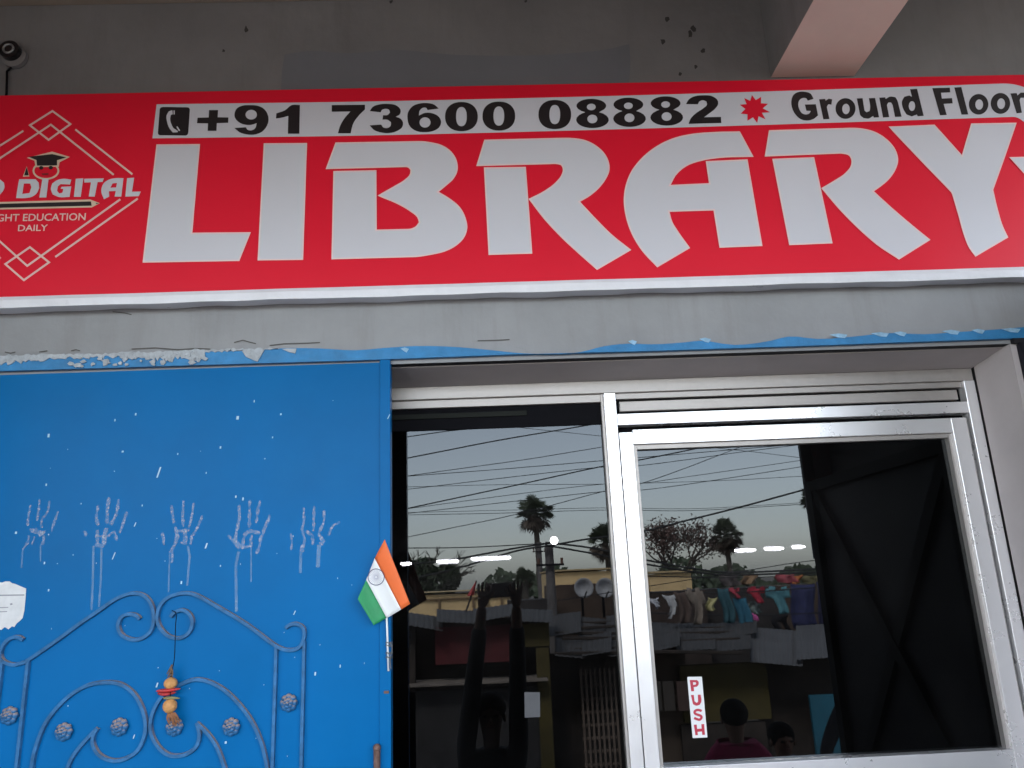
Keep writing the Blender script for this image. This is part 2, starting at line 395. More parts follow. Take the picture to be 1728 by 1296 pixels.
# ---- blue header over the gate, with flaking plaster along it
HY = 1.985
hd = thing('gate_header', (0, HY, Z_HB), 'blue painted steel header bar with peeling white plaster above the gate', 'header')
zt = Z_HB+.04
up = [(-60,608),(0,606),(40,604),(90,602),(140,599),(200,601),(240,600),(300,594),(360,593),(420,592),(470,588),(540,588),(600,591),(650,587),(700,584),(760,585),(800,588),(840,592),(880,596),(930,597),(980,594),(1020,584),(1060,580),(1100,581),(1152,578),(1180,575),(1240,582),(1300,575),(1330,568),(1380,572),(1440,568),(1500,562),(1560,564),(1620,560),(1680,556),(1728,552),(1790,549)]
lo = [(1790,566.5),(1728,570),(1400,582),(1100,592),(864,598),(600,608),(300,617),(0,626),(-60,628)]
sheet('bar', [soften(V2(up), 3)[:-2]+V2(lo)], HY, m_bluechip, hd, thick=.014)
box('shade_gap_strip', -1.415, 1.4575, 2.003, 2.0285, Z_HB-.012, OPZ-.0005 if OPZ > Z_HB else Z_HB+.01, m_dark, hd)  # black strips paint the shade in the gap under the header
box('shade_gap_strip', x_op+.002, 1.9, 1.985, 1.9985, Z_HB-.014, Z_HB-.0005, m_dark, hd)
def flakes(name, pts, Y, th, m):
    sheet(name, [V2(pts)], Y, m, hd, thick=th)
def ragged(x0, x1, ytop, ybot, n, amp):
    t = []; b = []
    for i in range(n+1):
        x = x0+(x1-x0)*i/n
        t.append((x, ytop(x)+random.uniform(-2, 2))); b.append((x+random.uniform(-2, 2), ybot(x)+random.uniform(-amp, amp)))
    return t+b[::-1]
base = lambda x: 626-.0313*x
flakes('plaster_flake', ragged(-20, 108, lambda x: 599-.02*x, lambda x: 614-.09*x, 30, 4), HY-.003, .006, m_plaster)
flakes('plaster_flake', ragged(104, 212, lambda x: 602-.03*x, lambda x: 606-.02*x, 22, 3), HY-.0025, .006, m_plaster)
flakes('plaster_flake', ragged(205, 345, lambda x: 600-.025*x, lambda x: 612-.02*x, 34, 5), HY-.003, .007, m_plaster)
flakes('plaster_flake', ragged(318, 470, lambda x: 596-.018*x, lambda x: 604-.03*x, 30, 3), HY-.0025, .006, m_plaster)
flakes('plaster_flake', [(408,592),(416,589),(432,591),(446,590),(440,600),(434,610),(424,606),(415,602)], HY-.0035, .003, m_plaster)
flakes('plaster_flake', [(476,589),(486,588),(500,588),(498,596),(488,594)], HY-.0035, .003, m_plaster)
for k in range(46):
    x = random.uniform(110, 350); y = base(x)-random.uniform(3, 20); a = random.uniform(2, 7)
    flakes('plaster_flake', [(x+a*(.4+.8*random.random())*cos(t*pi/3), y+.8*a*(.4+.8*random.random())*sin(t*pi/3)) for t in range(6)], HY-.0042-k*.00003, .003, m_plaster)
m_chalk = mat('chalky_blue_edge', (.28, .48, .66), .7, var=.3, scale=50)
for x0, x1 in ((1470,1500),(1508,1530),(1590,1620),(1640,1662),(1690,1722),(676,690),(1060,1075),(1180,1200),(1400,1430)):
    yy = (lambda q: 570+(1728-q)*.0325-13)
    flakes('paint_flake', [(x0,yy(x0)-3),((x0+x1)/2,yy(x0)-5),(x1,yy(x1)-2),(x1-4,yy(x1)+4),((x0+x1)/2,yy(x0)+2)], HY-.002, .0015, m_chalk)

# ================================================================== SIGNBOARD
SY = 1.95
sg = thing('signboard', (0, SY, 2.3), 'long red shop signboard reading LIBRARY in big white letters', 'signboard')
sz = lambda z: 1.55+(z-1.55)*SY/2.0
ZS0, ZS1, ZSB = sz(2.36), sz(2.991), sz(2.329)
# the panel: stretched vinyl, gently uneven
nx, nz_ = 64, 16
pv = []; pf = []
for j in range(nz_+1):
    for i in range(nx+1):
        x = -1.9+4.1*i/nx; z = ZS0+(ZS1-ZS0)*j/nz_
        pv.append((x, SY, z))
for j in range(nz_):
    for i in range(nx):
        a = j*(nx+1)+i; pf.append((a, a+1, a+nx+2, a+nx+1))
mb = MB(); mb.add(pv, pf)
mb.add([(-1.9,SY,ZS1),(2.2,SY,ZS1),(2.2,1.998,ZS1),(-1.9,1.998,ZS1)], [(0,1,2,3)])
mb.add([(-1.9,SY,ZS0),(-1.9,SY,ZS1),(-1.9,1.998,ZS1),(-1.9,1.998,ZS0)], [(0,1,2,3)])
mb.add([(2.2,SY,ZS0),(2.2,SY,ZS1),(2.2,1.998,ZS1),(2.2,1.998,ZS0)], [(3,2,1,0)])
mb.build('panel', m_sign, sg)
# folded edge trim with dents
tv = []; tf = []; N = 160
for i in range(N+1):
    x = -1.9+4.1*i/N
    d = .0014*sin(x*9.1)+.001*sin(x*23+1)+.0022*math.exp(-((x+.16)/.05)**2)+.002*math.exp(-((x-.75)/.07)**2)
    e = .0016*sin(x*13+2)+.0012*sin(x*31)+.004*math.exp(-((x+.72)/.06)**2)
    tv += [(x, SY-.0015-d*.4, ZS0+.001), (x, SY-.006-d, ZS0-.010), (x, SY-.003-d, ZSB+e*.4), (x, 1.9985, ZSB+.004+e)]
for i in range(N):
    for k in range(3): tf.append((i*4+k, i*4+k+4, i*4+k+5, i*4+k+1)[::-1])
obj('edge_trim', tv, tf, m_trim, sg, smooth=False)
LY = SY-.0012      # print plane
wb = soften(V2([(264.3,176),(420,174),(576,172),(864,166),(1152,158.5),(1440,149.5),(1688,141),(1705,141.5),(1722,145),(1745,154),(1800,186),(1800,275),(1745,222),(1727,205),(1718,199),(1708,197.3),(1440,206),(1152,215),(864,223),(576,229.5),(420,231.5),(257.2,233.5)]), 3, 30)
sheet('phone_strip', [wb], SY-.0008, m_white, sg)
def glyph(name, loops, m=m_black, Y=LY, o=(0,0,1), sm=True, corner=38):
    LL = []
    for lp in loops:
        q = [Vector((o[0]+p[0]/o[2], o[1]+p[1]/o[2])) for p in lp]
        LL.append(soften(q, 4, corner) if sm and len(q) < 20+30*sm else q)
    return sheet(name, LL, Y, m, sg)
A, B, C_ = (250,160,5.76), (550,160,5.082), (890,150,5.082)
def E_(cx, cy, rx, ry, pw=2.0): return [(v.x, v.y) for v in ell(cx, cy, rx, ry, 26, pw)]
glyph('phone_icon', [[(148,118),(380,121),(398,126),(405,145),(390,365),(382,388),(362,396),(118,393),(100,386),(95,368),(112,142),(122,124)]], o=A)
glyph('handset', [[(200,162),(228,150),(236,152),(240,188),(220,196),(214,240),(228,290),(248,325),(272,340),(290,352),(286,364),(240,366),(205,322),(184,262),(178,205)]], m_white, LY-.0004, o=A)
glyph('handset', [[(246,152),(258,151),(258,190),(247,192)]], m_white, LY-.0004, o=A)
glyph('handset', [[(274,312),(284,305),(311,346),(300,354)]], m_white, LY-.0004, o=A)
glyph('plus_sign', [[(592,148),(680,148),(676,218),(780,220),(778,272),(668,275),(664,350),(578,350),(582,278),(475,276),(480,222),(588,220)]], o=A)
glyph('digit', [[(838,322),(950,315),(965,338),(1005,345),(1040,325),(1055,275),(1000,292),(940,290),(880,265),(843,220),(840,180),(860,135),(910,107),(990,100),(1070,108),(1130,140),(1165,200),(1170,250),(1150,310),(1105,360),(1040,385),(960,385),(890,365)], E_(1002,193,55,47)], o=A, corner=60)
glyph('digit', [[(1395,100),(1475,100),(1470,378),(1358,378),(1362,205),(1300,222),(1242,230),(1246,180),(1330,150)]], o=A)
glyph('digit', [[(50,88),(335,85),(335,125),(280,180),(235,245),(212,330),(103,330),(120,270),(160,200),(210,143),(50,145)]], o=B)
glyph('digit', [[(376,140),(400,105),(460,82),(540,78),(610,95),(640,130),(635,165),(598,188),(640,205),(660,235),(655,275),(610,310),(540,328),(470,322),(410,300),(375,262),(470,255),(490,278),(525,285),(555,265),(558,235),(530,215),(485,213),(490,175),(530,172),(550,150),(540,128),(510,120),(480,130),(470,150)]], o=B, corner=58)
glyph('digit', [[(968,118),(875,130),(860,112),(830,112),(805,135),(797,178),(850,155),(920,160),(970,190),(988,235),(970,280),(920,310),(850,320),(770,308),(720,270),(700,210),(705,150),(740,100),(800,75),(860,70),(930,85)], E_(850,237,47,44)], o=B, corner=58)
glyph('digit', [E_(1162,187,140,125,2.25), E_(1162,187,46,82,2.3)], o=B)
glyph('digit', [E_(1483,182,140,124,2.25), E_(1483,182,46,82,2.3)], o=B)
glyph('digit', [E_(235,220,140,125,2.25), E_(235,220,46,82,2.3)], o=C_)
def eight(dx, dy):
    c = (553, 200); o = []
    for i in range(56):
        a = 2*pi*i/56; best = 0
        for (ex, ey, rx, ry) in ((548,145,128,60),(558,265,140,71)):
            ux, uy = cos(a)/rx, sin(a)/ry; px, py = (c[0]-ex)/rx, (c[1]-ey)/ry
            qa = ux*ux+uy*uy; qb = 2*(px*ux+py*uy); qc = px*px+py*py-1; disc = qb*qb-4*qa*qc
            if disc > 0: best = max(best, (-qb+math.sqrt(disc))/(2*qa))
        o.append((c[0]+dx+best*cos(a), c[1]+dy+best*sin(a)))
    glyph('digit', [o, E_(548+dx,155+dy,38,28), E_(557+dx,258+dy,43,37)], o=C_, sm=False)
eight(0,0); eight(318,-10); eight(637,-21)
glyph('digit', [[(1360,130),(1385,90),(1440,62),(1510,55),(1590,65),(1632,100),(1635,130),(1610,170),(1560,210),(1515,243),(1660,240),(1663,292),(1382,300),(1400,255),(1450,205),(1510,165),(1540,135),(1535,108),(1505,97),(1475,108),(1462,132)]], o=C_, corner=58)
G1, G2 = (1230,130,6.646), (1470,120,6.698)
tips = [(258,200),(362,222),(440,300),(460,395),(412,475),(318,515),(208,490),(132,410),(120,310),(172,235)]
st_ = []
for i, (x, y) in enumerate(tips):
    x2, y2 = tips[(i+1) % 10]; mx, my = (x+x2)/2-283, (y+y2)/2-355; k = 98/hypot(mx, my)
    st_ += [(x, y), (283+mx*k, 355+my*k)]
glyph('star', [st_], m_sign, o=G1, sm=False)
glyph('letter', [[(950,245),(885,265),(868,240),(830,235),(795,255),(778,300),(790,360),(820,405),(865,420),(905,405),(918,380),(870,378),(852,308),(975,305),(1000,430),(950,470),(880,488),(810,475),(750,425),(710,350),(700,270),(725,200),(780,168),(850,165),(915,185)]], o=G1, corner=55)
glyph('letter', [[(1012,250),(1080,245),(1085,265),(1120,243),(1158,250),(1150,310),(1115,305),(1098,335),(1128,470),(1060,475)]], o=G1)
glyph('letter', [E_(1308,353,112,116), E_(1313,358,42,58)], o=G1)
glyph('letter', [[(1435,240),(1500,237),(1520,370),(1545,395),(1580,380),(1585,340),(1570,237),(1640,235),(1685,452),(1625,455),(1618,435),(1570,465),(1510,460),(1470,420)]], o=G1)
glyph('letter', [[(92,300),(160,296),(165,315),(215,288),(275,295),(300,340),(345,515),(270,518),(245,390),(225,355),(195,355),(180,390),(205,520),(135,525)]], o=G2)
glyph('letter', [[(440,205),(520,200),(595,505),(525,510),(518,490),(460,512),(400,490),(360,420),(350,340),(375,290),(430,275),(462,290)], E_(462,395,36,55)], o=G2)
glyph('letter', [[(692,192),(890,187),(895,240),(790,245),(800,310),(915,305),(922,365),(820,370),(855,495),(780,500)]], o=G2)
glyph('letter', [[(940,185),(1020,180),(1098,490),(1022,492)]], o=G2)
glyph('letter', [E_(1215,375,110,116), E_(1222,378,44,58)], o=G2)
glyph('letter', [E_(1462,365,110,118), E_(1470,368,44,60)], o=G2)
glyph('letter', [[(1575,252),(1645,248),(1655,275),(1690,243),(1735,243),(1740,300),(1690,302),(1680,335),(1705,470),(1645,478)]], o=G2)
# the big letters: pale outline sheet below, silver-white face above
def big(loop, o, corner=32):
    q = soften([Vector((o[0]+p[0]/o[2], o[1]+p[1]/o[2])) for p in loop], 5, corner)
    face = sheet('letter', [q], LY-.0003, m_white, sg)
    lf, rt = ribbon(q, 2.4, True)
    n = len(lf); g = lambda p: at(p.x, p.y, LY)
    v = [g(p) for p in lf]+[g(p) for p in rt]
    e = obj('letter_edge', [p-Vector((0,.0007,0)) for p in v], [(i, (i+1) % n, n+(i+1) % n, n+i) for i in range(n)], m_edge, face)
o1, o2, o3, o4, o5, o6 = (230,220,5.4), (530,220,5.4), (790,220,5.4), (1040,200,4.983), (1280,200,4.983), (1488,190,4.983)
big([(190,135),(575,132),(505,940),(1035,935),(935,1185),(65,1200)], o1)
big([(1168,125),(1550,122),(1515,1175),(1112,1180)], o1)
big([(200,118),(950,105),(1060,115),(1180,150),(1260,215),(1300,300),(1300,370),(1265,440),(1200,500),(1125,562),(1230,625),(1320,700),(1375,800),(1390,890),(1365,970),(1300,1040),(1200,1095),(1060,1130),(900,1150),(165,1170),(182,378),(562,370),(565,912),(860,905),(930,880),(962,840),(945,790),(880,735),(780,675),(590,595),(740,510),(830,455),(880,400),(885,360),(860,335),(820,330),(115,348)], o2, 44)
big([(152,92),(850,75),(960,78),(1070,98),(1170,150),(1245,225),(1280,310),(1280,370),(1250,440),(1190,520),(1110,590),(1010,650),(1150,800),(1300,950),(1475,1090),(1175,1265),(1000,1110),(850,970),(700,810),(560,628),(700,555),(800,480),(855,410),(868,355),(850,315),(810,303),(740,303),(82,320)], o3, 50)
big([(150,345),(520,340),(578,1118),(192,1130)], o3)
big([(1035,115),(1145,318),(860,328),(720,350),(590,395),(500,470),(448,565),(785,550),(758,365),(1098,350),(1222,1068),(872,1082),(822,768),(440,780),(465,870),(520,960),(612,1088),(345,1245),(220,1110),(130,960),(80,800),(68,680),(85,560),(130,450),(210,345),(330,245),(470,175),(640,135),(820,120)], o4)
big([(92,105),(750,85),(880,92),(980,120),(1080,185),(1145,265),(1168,350),(1145,430),(1090,510),(1020,570),(960,612),(1100,740),(1250,870),(1435,1020),(1180,1180),(1000,1060),(850,930),(700,780),(535,588),(650,520),(730,465),(780,400),(785,350),(765,310),(710,292),(640,292),(58,315)], o5, 50)
big([(122,345),(462,332),(615,1045),(262,1060)], o5)
big([(65,122),(440,108),(675,368),(755,98),(1125,92),(1030,370),(930,650),(970,820),(1015,965),(1055,1048),(788,1205),(735,1130),(695,1030),(650,870),(600,700),(580,660),(300,370)], o6)
big([(1080,380),(1420,372),(1420,760)], o6)
# the diamond emblem
l1, l2 = (0,170,6.646), (0,320,6.646)
def line(pts, o, w=21, closed=False, k=0, m=m_pale):
    stroke('emblem_line', [Vector((o[0]+x/o[2], o[1]+y/o[2])) for x, y in pts], w/o[2], LY-.0002*k, m, sg, closed)
line([(588,115),(790,262),(545,438),(335,275)], l1, 21, True, 0)
line([(-500,975),(570,268),(1275,830)], l1, 21, False, 1)
line([(845,322),(1485,825)], l1); line([(-500,1000),(262,338)][:0] or [(-420,770),(262,338)], l1)
line([(335,645),(550,815),(268,1015),(60,835)], l2, 22, True, 0)
line([(-420,205),(305,855),(1350,108)], l2, 22, False, 1)
line([(620,755),(1545,100)], l2, 22); line([(-400,430),(8,772)], l2, 22)
m_cream = mat('cream_vinyl', (.72, .55, .42), .4)
glyph('cap_outline', [[(300,640),(585,570),(785,630),(668,690),(660,740),(400,745),(385,672)]], m_cream, LY, l1, sm=False)
stroke('face_outline', [Vector((q.x/6.646, 170+q.y/6.646)) for q in ell(515,785,140,92,30)], 20/6.646, LY-.0003, m_cream, sg, True)
glyph('cap', [[(320,628),(585,598),(745,635),(640,668),(640,725),(415,728),(408,665)]], m_black, LY-.0008, l1, sm=False)
glyph('eye', [E_(462,752,24,20)], m_black, LY-.0008, l1, sm=False); glyph('eye', [E_(570,750,24,20)], m_black, LY-.0008, l1, sm=False)
glyph('mouth', [[(465,815),(545,812),(540,830),(475,832)]], mat('dark_red_vinyl', (.2,.01,.01), .4), LY-.0004, l1, sm=False)
glyph('tassel', [[(300,735),(330,850),(255,852)]], m_cream, LY, l1, sm=False)
glyph('tassel', [[(300,745),(322,835),(270,838)]], m_black, LY-.0006, l1, sm=False)
W_ = m_white
glyph('letter', [[(215,880),(400,880),(435,920),(440,980),(410,1040),(350,1080),(280,1092),(180,1092),(205,930)], [(268,928),(338,928),(352,970),(330,1035),(250,1045)]], W_, LY-.0002, l1, corner=30)
glyph('letter', [[(475,875),(545,875),(520,1085),(440,1085)]], W_, LY-.0011, l1)
glyph('letter', [[(800,885),(785,940),(680,935),(650,960),(640,1010),(665,1040),(700,1030),(710,990),(680,985),(690,965),(800,960),(780,1078),(660,1080),(590,1050),(570,990),(585,930),(640,890),(720,875)]], W_, LY-.0002, l1)
glyph('letter', [[(850,875),(935,870),(905,1078),(828,1078)]], W_, LY-.0002, l1)
glyph('letter', [[(945,875),(1165,870),(1150,910),(1095,912),(1062,1075),(995,1075),(1020,915),(945,918)]], W_, LY-.0002, l1)
glyph('letter', [[(1385,868),(1360,1075),(1285,1075),(1298,1012),(1222,1015),(1225,1075),(1165,1105),(1135,1010),(1160,930),(1220,885),(1300,868)], [(1238,975),(1302,972),(1312,922),(1262,928)]], W_, LY-.0002, l1)
glyph('letter', [[(1425,868),(1505,862),(1480,1020),(1580,1018),(1555,1070),(1405,1075)]], W_, LY-.0002, l1)
glyph('letter', [[(-90,885),(5,885),(45,920),(50,975),(20,1030),(-40,1080),(-130,1092)], [(-60,930),(-20,935),(-5,975),(-30,1025),(-80,1040)]], W_, LY-.0002, l1)
glyph('pencil_outline', [[(-400,150),(1010,110),(1120,152),(1028,200),(-400,232)]], m_cream, LY-.0004, l2, sm=False)
glyph('pencil_body', [[(-400,170),(1020,132),(1028,180),(-400,213)]], m_black, LY-.0008, l2, sm=False)
glyph('pencil_lead', [[(1075,148),(1112,154),(1078,160)]], m_black, LY-.0008, l2, sm=False)
def text(body, x0, y0, x1, h, slope, m):
    cu = bpy.data.curves.new('lettering', 'FONT'); cu.body = body; cu.offset = .012; cu.resolution_u = 3
    t = bpy.data.objects.new('lettering', cu); COL.objects.link(t)
    dg = bpy.context.evaluated_depsgraph_get(); me = t.evaluated_get(dg).to_mesh()
    vs = [v.co.copy() for v in me.vertices]; fs = [tuple(p.vertices) for p in me.polygons]
    t.evaluated_get(dg).to_mesh_clear(); bpy.data.objects.remove(t)
    w0, w1 = min(v.x for v in vs), max(v.x for v in vs); hh = max(v.y for v in vs)
    wv = []
    for v in vs:
        u = (v.x-w0)/(w1-w0); px = x0+u*(x1-x0)+v.y/hh*h*.1; py = y0-v.y/hh*h+slope*(px-x0)
        wv.append(at(px, py, LY-.0002))
    obj('lettering', wv, fs, m, sg)
text('GHT EDUCATION', -6, 373.5, 144, 12, -.014, m_pale)
text('DAILY', 30, 390, 80, 10.5, -.014, m_pale)

# ================================================================== BLUE GATE (closed left leaf)
GY = 1.99
gt = thing('blue_gate', (-.82, GY, .03), 'blue painted steel gate leaf with scrollwork, rosettes and white handprints', 'gate')
gz = at(330, 622, GY).z
gx1 = at(641, 900, GY).x; gx2 = at(659.5, 900, GY).x
box('sheet', -1.40, gx1+.004, GY, GY+.012, .03, gz, m_blue, gt)
box('edge_bar', gx1, gx2, GY-.006, GY+.03, .03, gz+.006, m_blue, gt, .0015)
box('shaded_back_sheet', -1.40, gx1-.001, GY+.0125, GY+.0145, .03, gz-.002, m_steel, gt); box('shaded_edge_back', gx1, gx2, GY+.0305, GY+.0325, .03, gz, m_steel, gt)  # black sheets put the shade behind the gate into its colour
def iron(name, pts, o=(0,972,3.0), w=.0095, d=.010, sm=5, y=GY):
    p = catmull([at(o[0]+a/o[2], o[1]+b/o[2], y) for a, b in pts], sm) if sm else [at(o[0]+a/o[2], o[1]+b/o[2], y) for a, b in pts]
    mb = MB(); mb.flatbar(p, w, d); return mb.build(name, m_iron, gt)
iron('scroll', [(125,322),(100,308),(60,315),(25,350),(10,395),(25,430),(75,448),(120,438),(150,425),(300,322),(400,248),(500,180),(600,112),(680,87),(740,102),(775,150),(785,220),(768,280),(720,316),(670,320),(622,295),(605,250),(622,207),(660,192),(698,200),(714,218)])
iron('scroll', [(870,207),(890,182),(930,172),(965,192),(980,235),(963,285),(915,313),(860,303),(817,260),(802,210),(817,150),(860,107),(930,87),(1000,97),(1100,152),(1250,242),(1400,352),(1470,374),(1520,358),(1543,310),(1538,262),(1505,242),(1470,247),(1450,263)], d=.0105)
iron('scroll', [(165,1000),(185,880),(240,740),(330,630),(430,560),(530,537),(620,547),(690,602),(733,690),(743,780),(710,870),(650,918),(580,932),(512,905),(478,850),(482,800),(500,767)], d=.0095)
iron('scroll', [(1365,1010),(1330,850),(1270,720),(1180,610),(1090,545),(1000,522),(920,547),(842,592),(792,660),(768,740),(777,810),(822,878),(880,908),(950,898),(1000,858),(1015,800),(1002,742)], d=.0095)
iron('scroll', [(497,770),(430,840),(370,920),(335,1010)], d=.009); iron('scroll', [(1000,742),(1060,800),(1110,880),(1155,1010)], d=.009)
for a, b in (((150,425),(-1)),((18,432),(-1)),((1402,358),1),((1543,330),1)):
    p = at(a[0]/3, 972+a[1]/3, GY); mb = MB(); mb.flatbar([p, Vector((p.x+.0, GY, 1.0)), Vector((p.x, GY, .5))], .009, .009); mb.build('upright', m_iron, gt)
# rosettes: petalled domes, rust-dusted on top
rm = None
for i, (a, b) in enumerate([(55,705),(330,787),(610,762),(888,762),(1175,762),(1465,640)]):
    c = at(a/3, 972+b/3, GY)
    if rm is None:
        mb = MB(); R = .0205
        for k in range(8):
            an = 2*pi*k/8; mb.ball((c.x+R*.62*cos(an), GY-.006, c.z+R*.62*sin(an)), (R*.42, .0085, R*.42), 8, 6)
        for k in range(6):
            an = 2*pi*k/6+.3; mb.ball((c.x+R*.30*cos(an), GY-.013, c.z+R*.30*sin(an)), (R*.33, .008, R*.33), 8, 6)
        mb.ball((c.x, GY-.018, c.z), (R*.26, .008, R*.26), 8, 6)
        o = mb.build('rosette', m_iron, gt, True); rm = o; c0 = c
    else:
        o = rm.copy(); COL.objects.link(o); o.parent = gt; o.location = rm.location+(c-c0)
# handprints and their runs
HP, DP = (0,820,5.633), (270,820,5.236)
def hand(o, strokes, drips, seed):
    rnd = random.Random(seed); mb = MB(); k = 0
    for w, pts in strokes:
        q = [Vector((o[0]+x/o[2], o[1]+y/o[2])) for x, y in pts]
        q3 = catmull([Vector((v.x, v.y, 0)) for v in q], 5); q = [Vector((v.x+rnd.uniform(-.5,.5), v.y+rnd.uniform(-.4,.4))) for v in q3]
        lf, rt = ribbon(q, .82*w/o[2]); n = len(lf); k += 1
        for i in range(n):
            c_ = (lf[i]+rt[i])/2; t_ = rnd.uniform(.55, 1.15)*(.6 if i in (0, n-1) else 1); lf[i] = c_+(lf[i]-c_)*t_; rt[i] = c_+(rt[i]-c_)*rnd.uniform(.8, 1.1)*t_
        Y = GY-.0006-.00012*k
        for i in range(n-1):
            mb.quad(at(rt[i].x, rt[i].y, Y), at(rt[i+1].x, rt[i+1].y, Y), at(lf[i+1].x, lf[i+1].y, Y), at(lf[i].x, lf[i].y, Y))
    h = mb.build('handprint', m_print, gt)
    for j, (w, pts) in enumerate(drips):
        q = [Vector((o[0]+x/o[2], o[1]+y/o[2])) for x, y in pts]
        lf, rt = ribbon(q, w/o[2]); n = len(lf); Y = GY-.0005-.0001*j; mb = MB()
        for i in range(n-1): mb.quad(at(rt[i].x, rt[i].y, Y), at(rt[i+1].x, rt[i+1].y, Y), at(lf[i+1].x, lf[i+1].y, Y), at(lf[i].x, lf[i].y, Y))
        mb.build('paint_run', m_drip, h)
hand(HP, [(34,[(290,180),(270,290),(262,380)]),(30,[(375,125),(365,240),(350,330)]),(34,[(470,140),(450,250),(400,320),(395,400)]),(28,[(555,240),(520,330),(490,430)]),(44,[(285,410),(350,440),(430,440)]),(34,[(275,470),(265,530),(215,605)]),(42,[(420,470),(405,560)]),(26,[(300,560),(330,480)]),(24,[(340,400),(380,470),(430,420)])], [(16,[(215,610),(205,780)]),(14,[(385,560),(385,720)])], 1)
hand(HP, [(40,[(935,185),(915,290),(930,380)]),(44,[(1035,110),(1020,240),(1018,360)]),(42,[(1130,130),(1105,270),(1050,370)]),(38,[(1205,245),(1175,340),(1140,450)]),(50,[(800,430),(825,470)]),(60,[(925,420),(925,540)]),(60,[(1010,400),(985,560)]),(40,[(1085,420),(1110,520)]),(50,[(900,560),(990,570)]),(30,[(920,470),(1010,480),(1080,430)])], [(22,[(888,570),(882,900),(870,1180)]),(20,[(965,590),(958,900),(940,1150)])], 2)
hand(DP, [(32,[(105,170),(110,260),(125,330)]),(34,[(208,130),(200,260),(205,360)]),(32,[(300,150),(280,270),(255,370)]),(30,[(375,265),(335,360),(290,440)]),(34,[(22,410),(35,520)]),(46,[(130,360),(150,470),(90,590)]),(50,[(150,400),(260,390)]),(46,[(220,380),(225,500)]),(34,[(280,430),(270,520)]),(30,[(110,560),(105,680)]),(30,[(180,500),(240,510)])], [(14,[(85,600),(75,940)]),(20,[(245,530),(262,620),(240,880)])], 3)
hand(DP, [(36,[(700,170),(700,290),(675,400)]),(36,[(795,125),(790,250),(790,370)]),(36,[(885,130),(860,250),(850,330)]),(34,[(975,255),(930,360),(900,450)]),(34,[(600,440),(650,490),(700,555)]),(40,[(675,400),(670,480),(720,540)]),(44,[(740,440),(800,400),(890,420)]),(40,[(745,450),(720,560)]),(36,[(810,430),(800,550)]),(40,[(895,440),(875,540),(850,600)]),(30,[(720,545),(800,530)])], [(26,[(695,580),(670,700),(675,1110)]),(12,[(805,550),(805,850)])], 4)
hand(DP, [(30,[(1270,190),(1270,300),(1255,400)]),(34,[(1365,180),(1358,290),(1355,400)]),(30,[(1450,210),(1445,320),(1400,420)]),(30,[(1590,320),(1520,360),(1490,440)]),(28,[(1155,420),(1165,500),(1155,570)]),(36,[(1265,400),(1275,500),(1245,560)]),(42,[(1290,400),(1345,440),(1350,520)]),(46,[(1400,420),(1440,490),(1410,520)]),(34,[(1240,560),(1270,580)])], [(24,[(1245,580),(1240,770)]),(34,[(1405,520),(1395,720)])], 5)
mb = MB()
sp = [(82,735,4,6),(194,709,2,4),(229,699,3,4),(207,762,4,3),(268,797,3,18),(78,818,3,4),(300,766,2,3),(401,705,5,6),(429,677,2,4),(474,699,3,3),(372,755,3,4),(348,798,2,3),(460,738,2,3),(447,774,2,2),(192,938,2,12),(348,921,3,9),(398,838,3,4),(410,842,3,5),(27,899,4,4),(75,950,3,4),(82,996,3,4),(240,853,2,3),(228,885,2,7),(306,983,3,5),(497,1034,2,7),(532,1137,3,6),(226,1243,2,7),(265,1156,3,8),(372,955,2,3),(656,703,2,8),(381,1253,4,4),(574,1124,2,5)]
for k in range(34):
    sp.append((random.uniform(20,630), random.uniform(660,1290), random.uniform(.8,2), random.uniform(.8,2.6)))
for k, (x, y, a, b) in enumerate(sp):
    Y = GY-.0010-.00002*k; t = random.uniform(.1,.5)*b if b > 6 else 0
    if x > 640: Y -= .007
    mb.quad(at(x-a/2-t/2,y+b/2,Y), at(x+a/3-t/2,y+b/2,Y), at(x+a/2+t/2,y-b/2,Y), at(x-a/3+t/2,y-b/2,Y))
tag(mb.build('paint_specks', m_speck, gt), kind='stuff')
# rusty latch bolt by the edge bar
m_rust = mat('rusty_steel', (.20, .12, .10), .7, .4, var=.4, scale=60, bump=.3, bscale=150)
p0 = at(636, 1262, GY-.014); mb = MB(); mb.tube([p0, p0-Vector((0,0,.2))], .008, 8); mb.ball(p0, .0095, 8, 6); mb.build('latch_bolt', m_rust, gt, True)
p0 = at(652, 1168, GY-.008); MB().box(p0.x-.006,p0.x+.006,GY-.009,GY-.0065,p0.z-.003,p0.z+.003).build('scrape', m_rust, gt)
# torn notice
tn = sheet('torn_notice', [V2([(-40,985),(-10,982),(4,983),(9,981),(16,981),(20,984),(25,985),(34,989),(44,993),(43,1010),(41,1030),(38,1043),(33,1048),(28,1052),(24,1058),(20,1057),(14,1062),(8,1058),(2,1063),(-6,1060),(-12,1066),(-40,1062)])], GY-.0016, m_paper, None, thick=.0006)
tag(tn, 'torn white paper notice pasted on the blue gate', 'notice')
m_ink = mat('faded_ink', (.30,.30,.33), .8)
for k, (x0, y0, x1, w) in enumerate([(-20,1005,41,2.2),(-20,1026,14,1.5),(-20,1033,12,1.5),(17,1020,21,3)]):
    stroke('print_line', V2([(x0,y0),(x1,y0-1)]), w, GY-.0021, m_ink, tn)

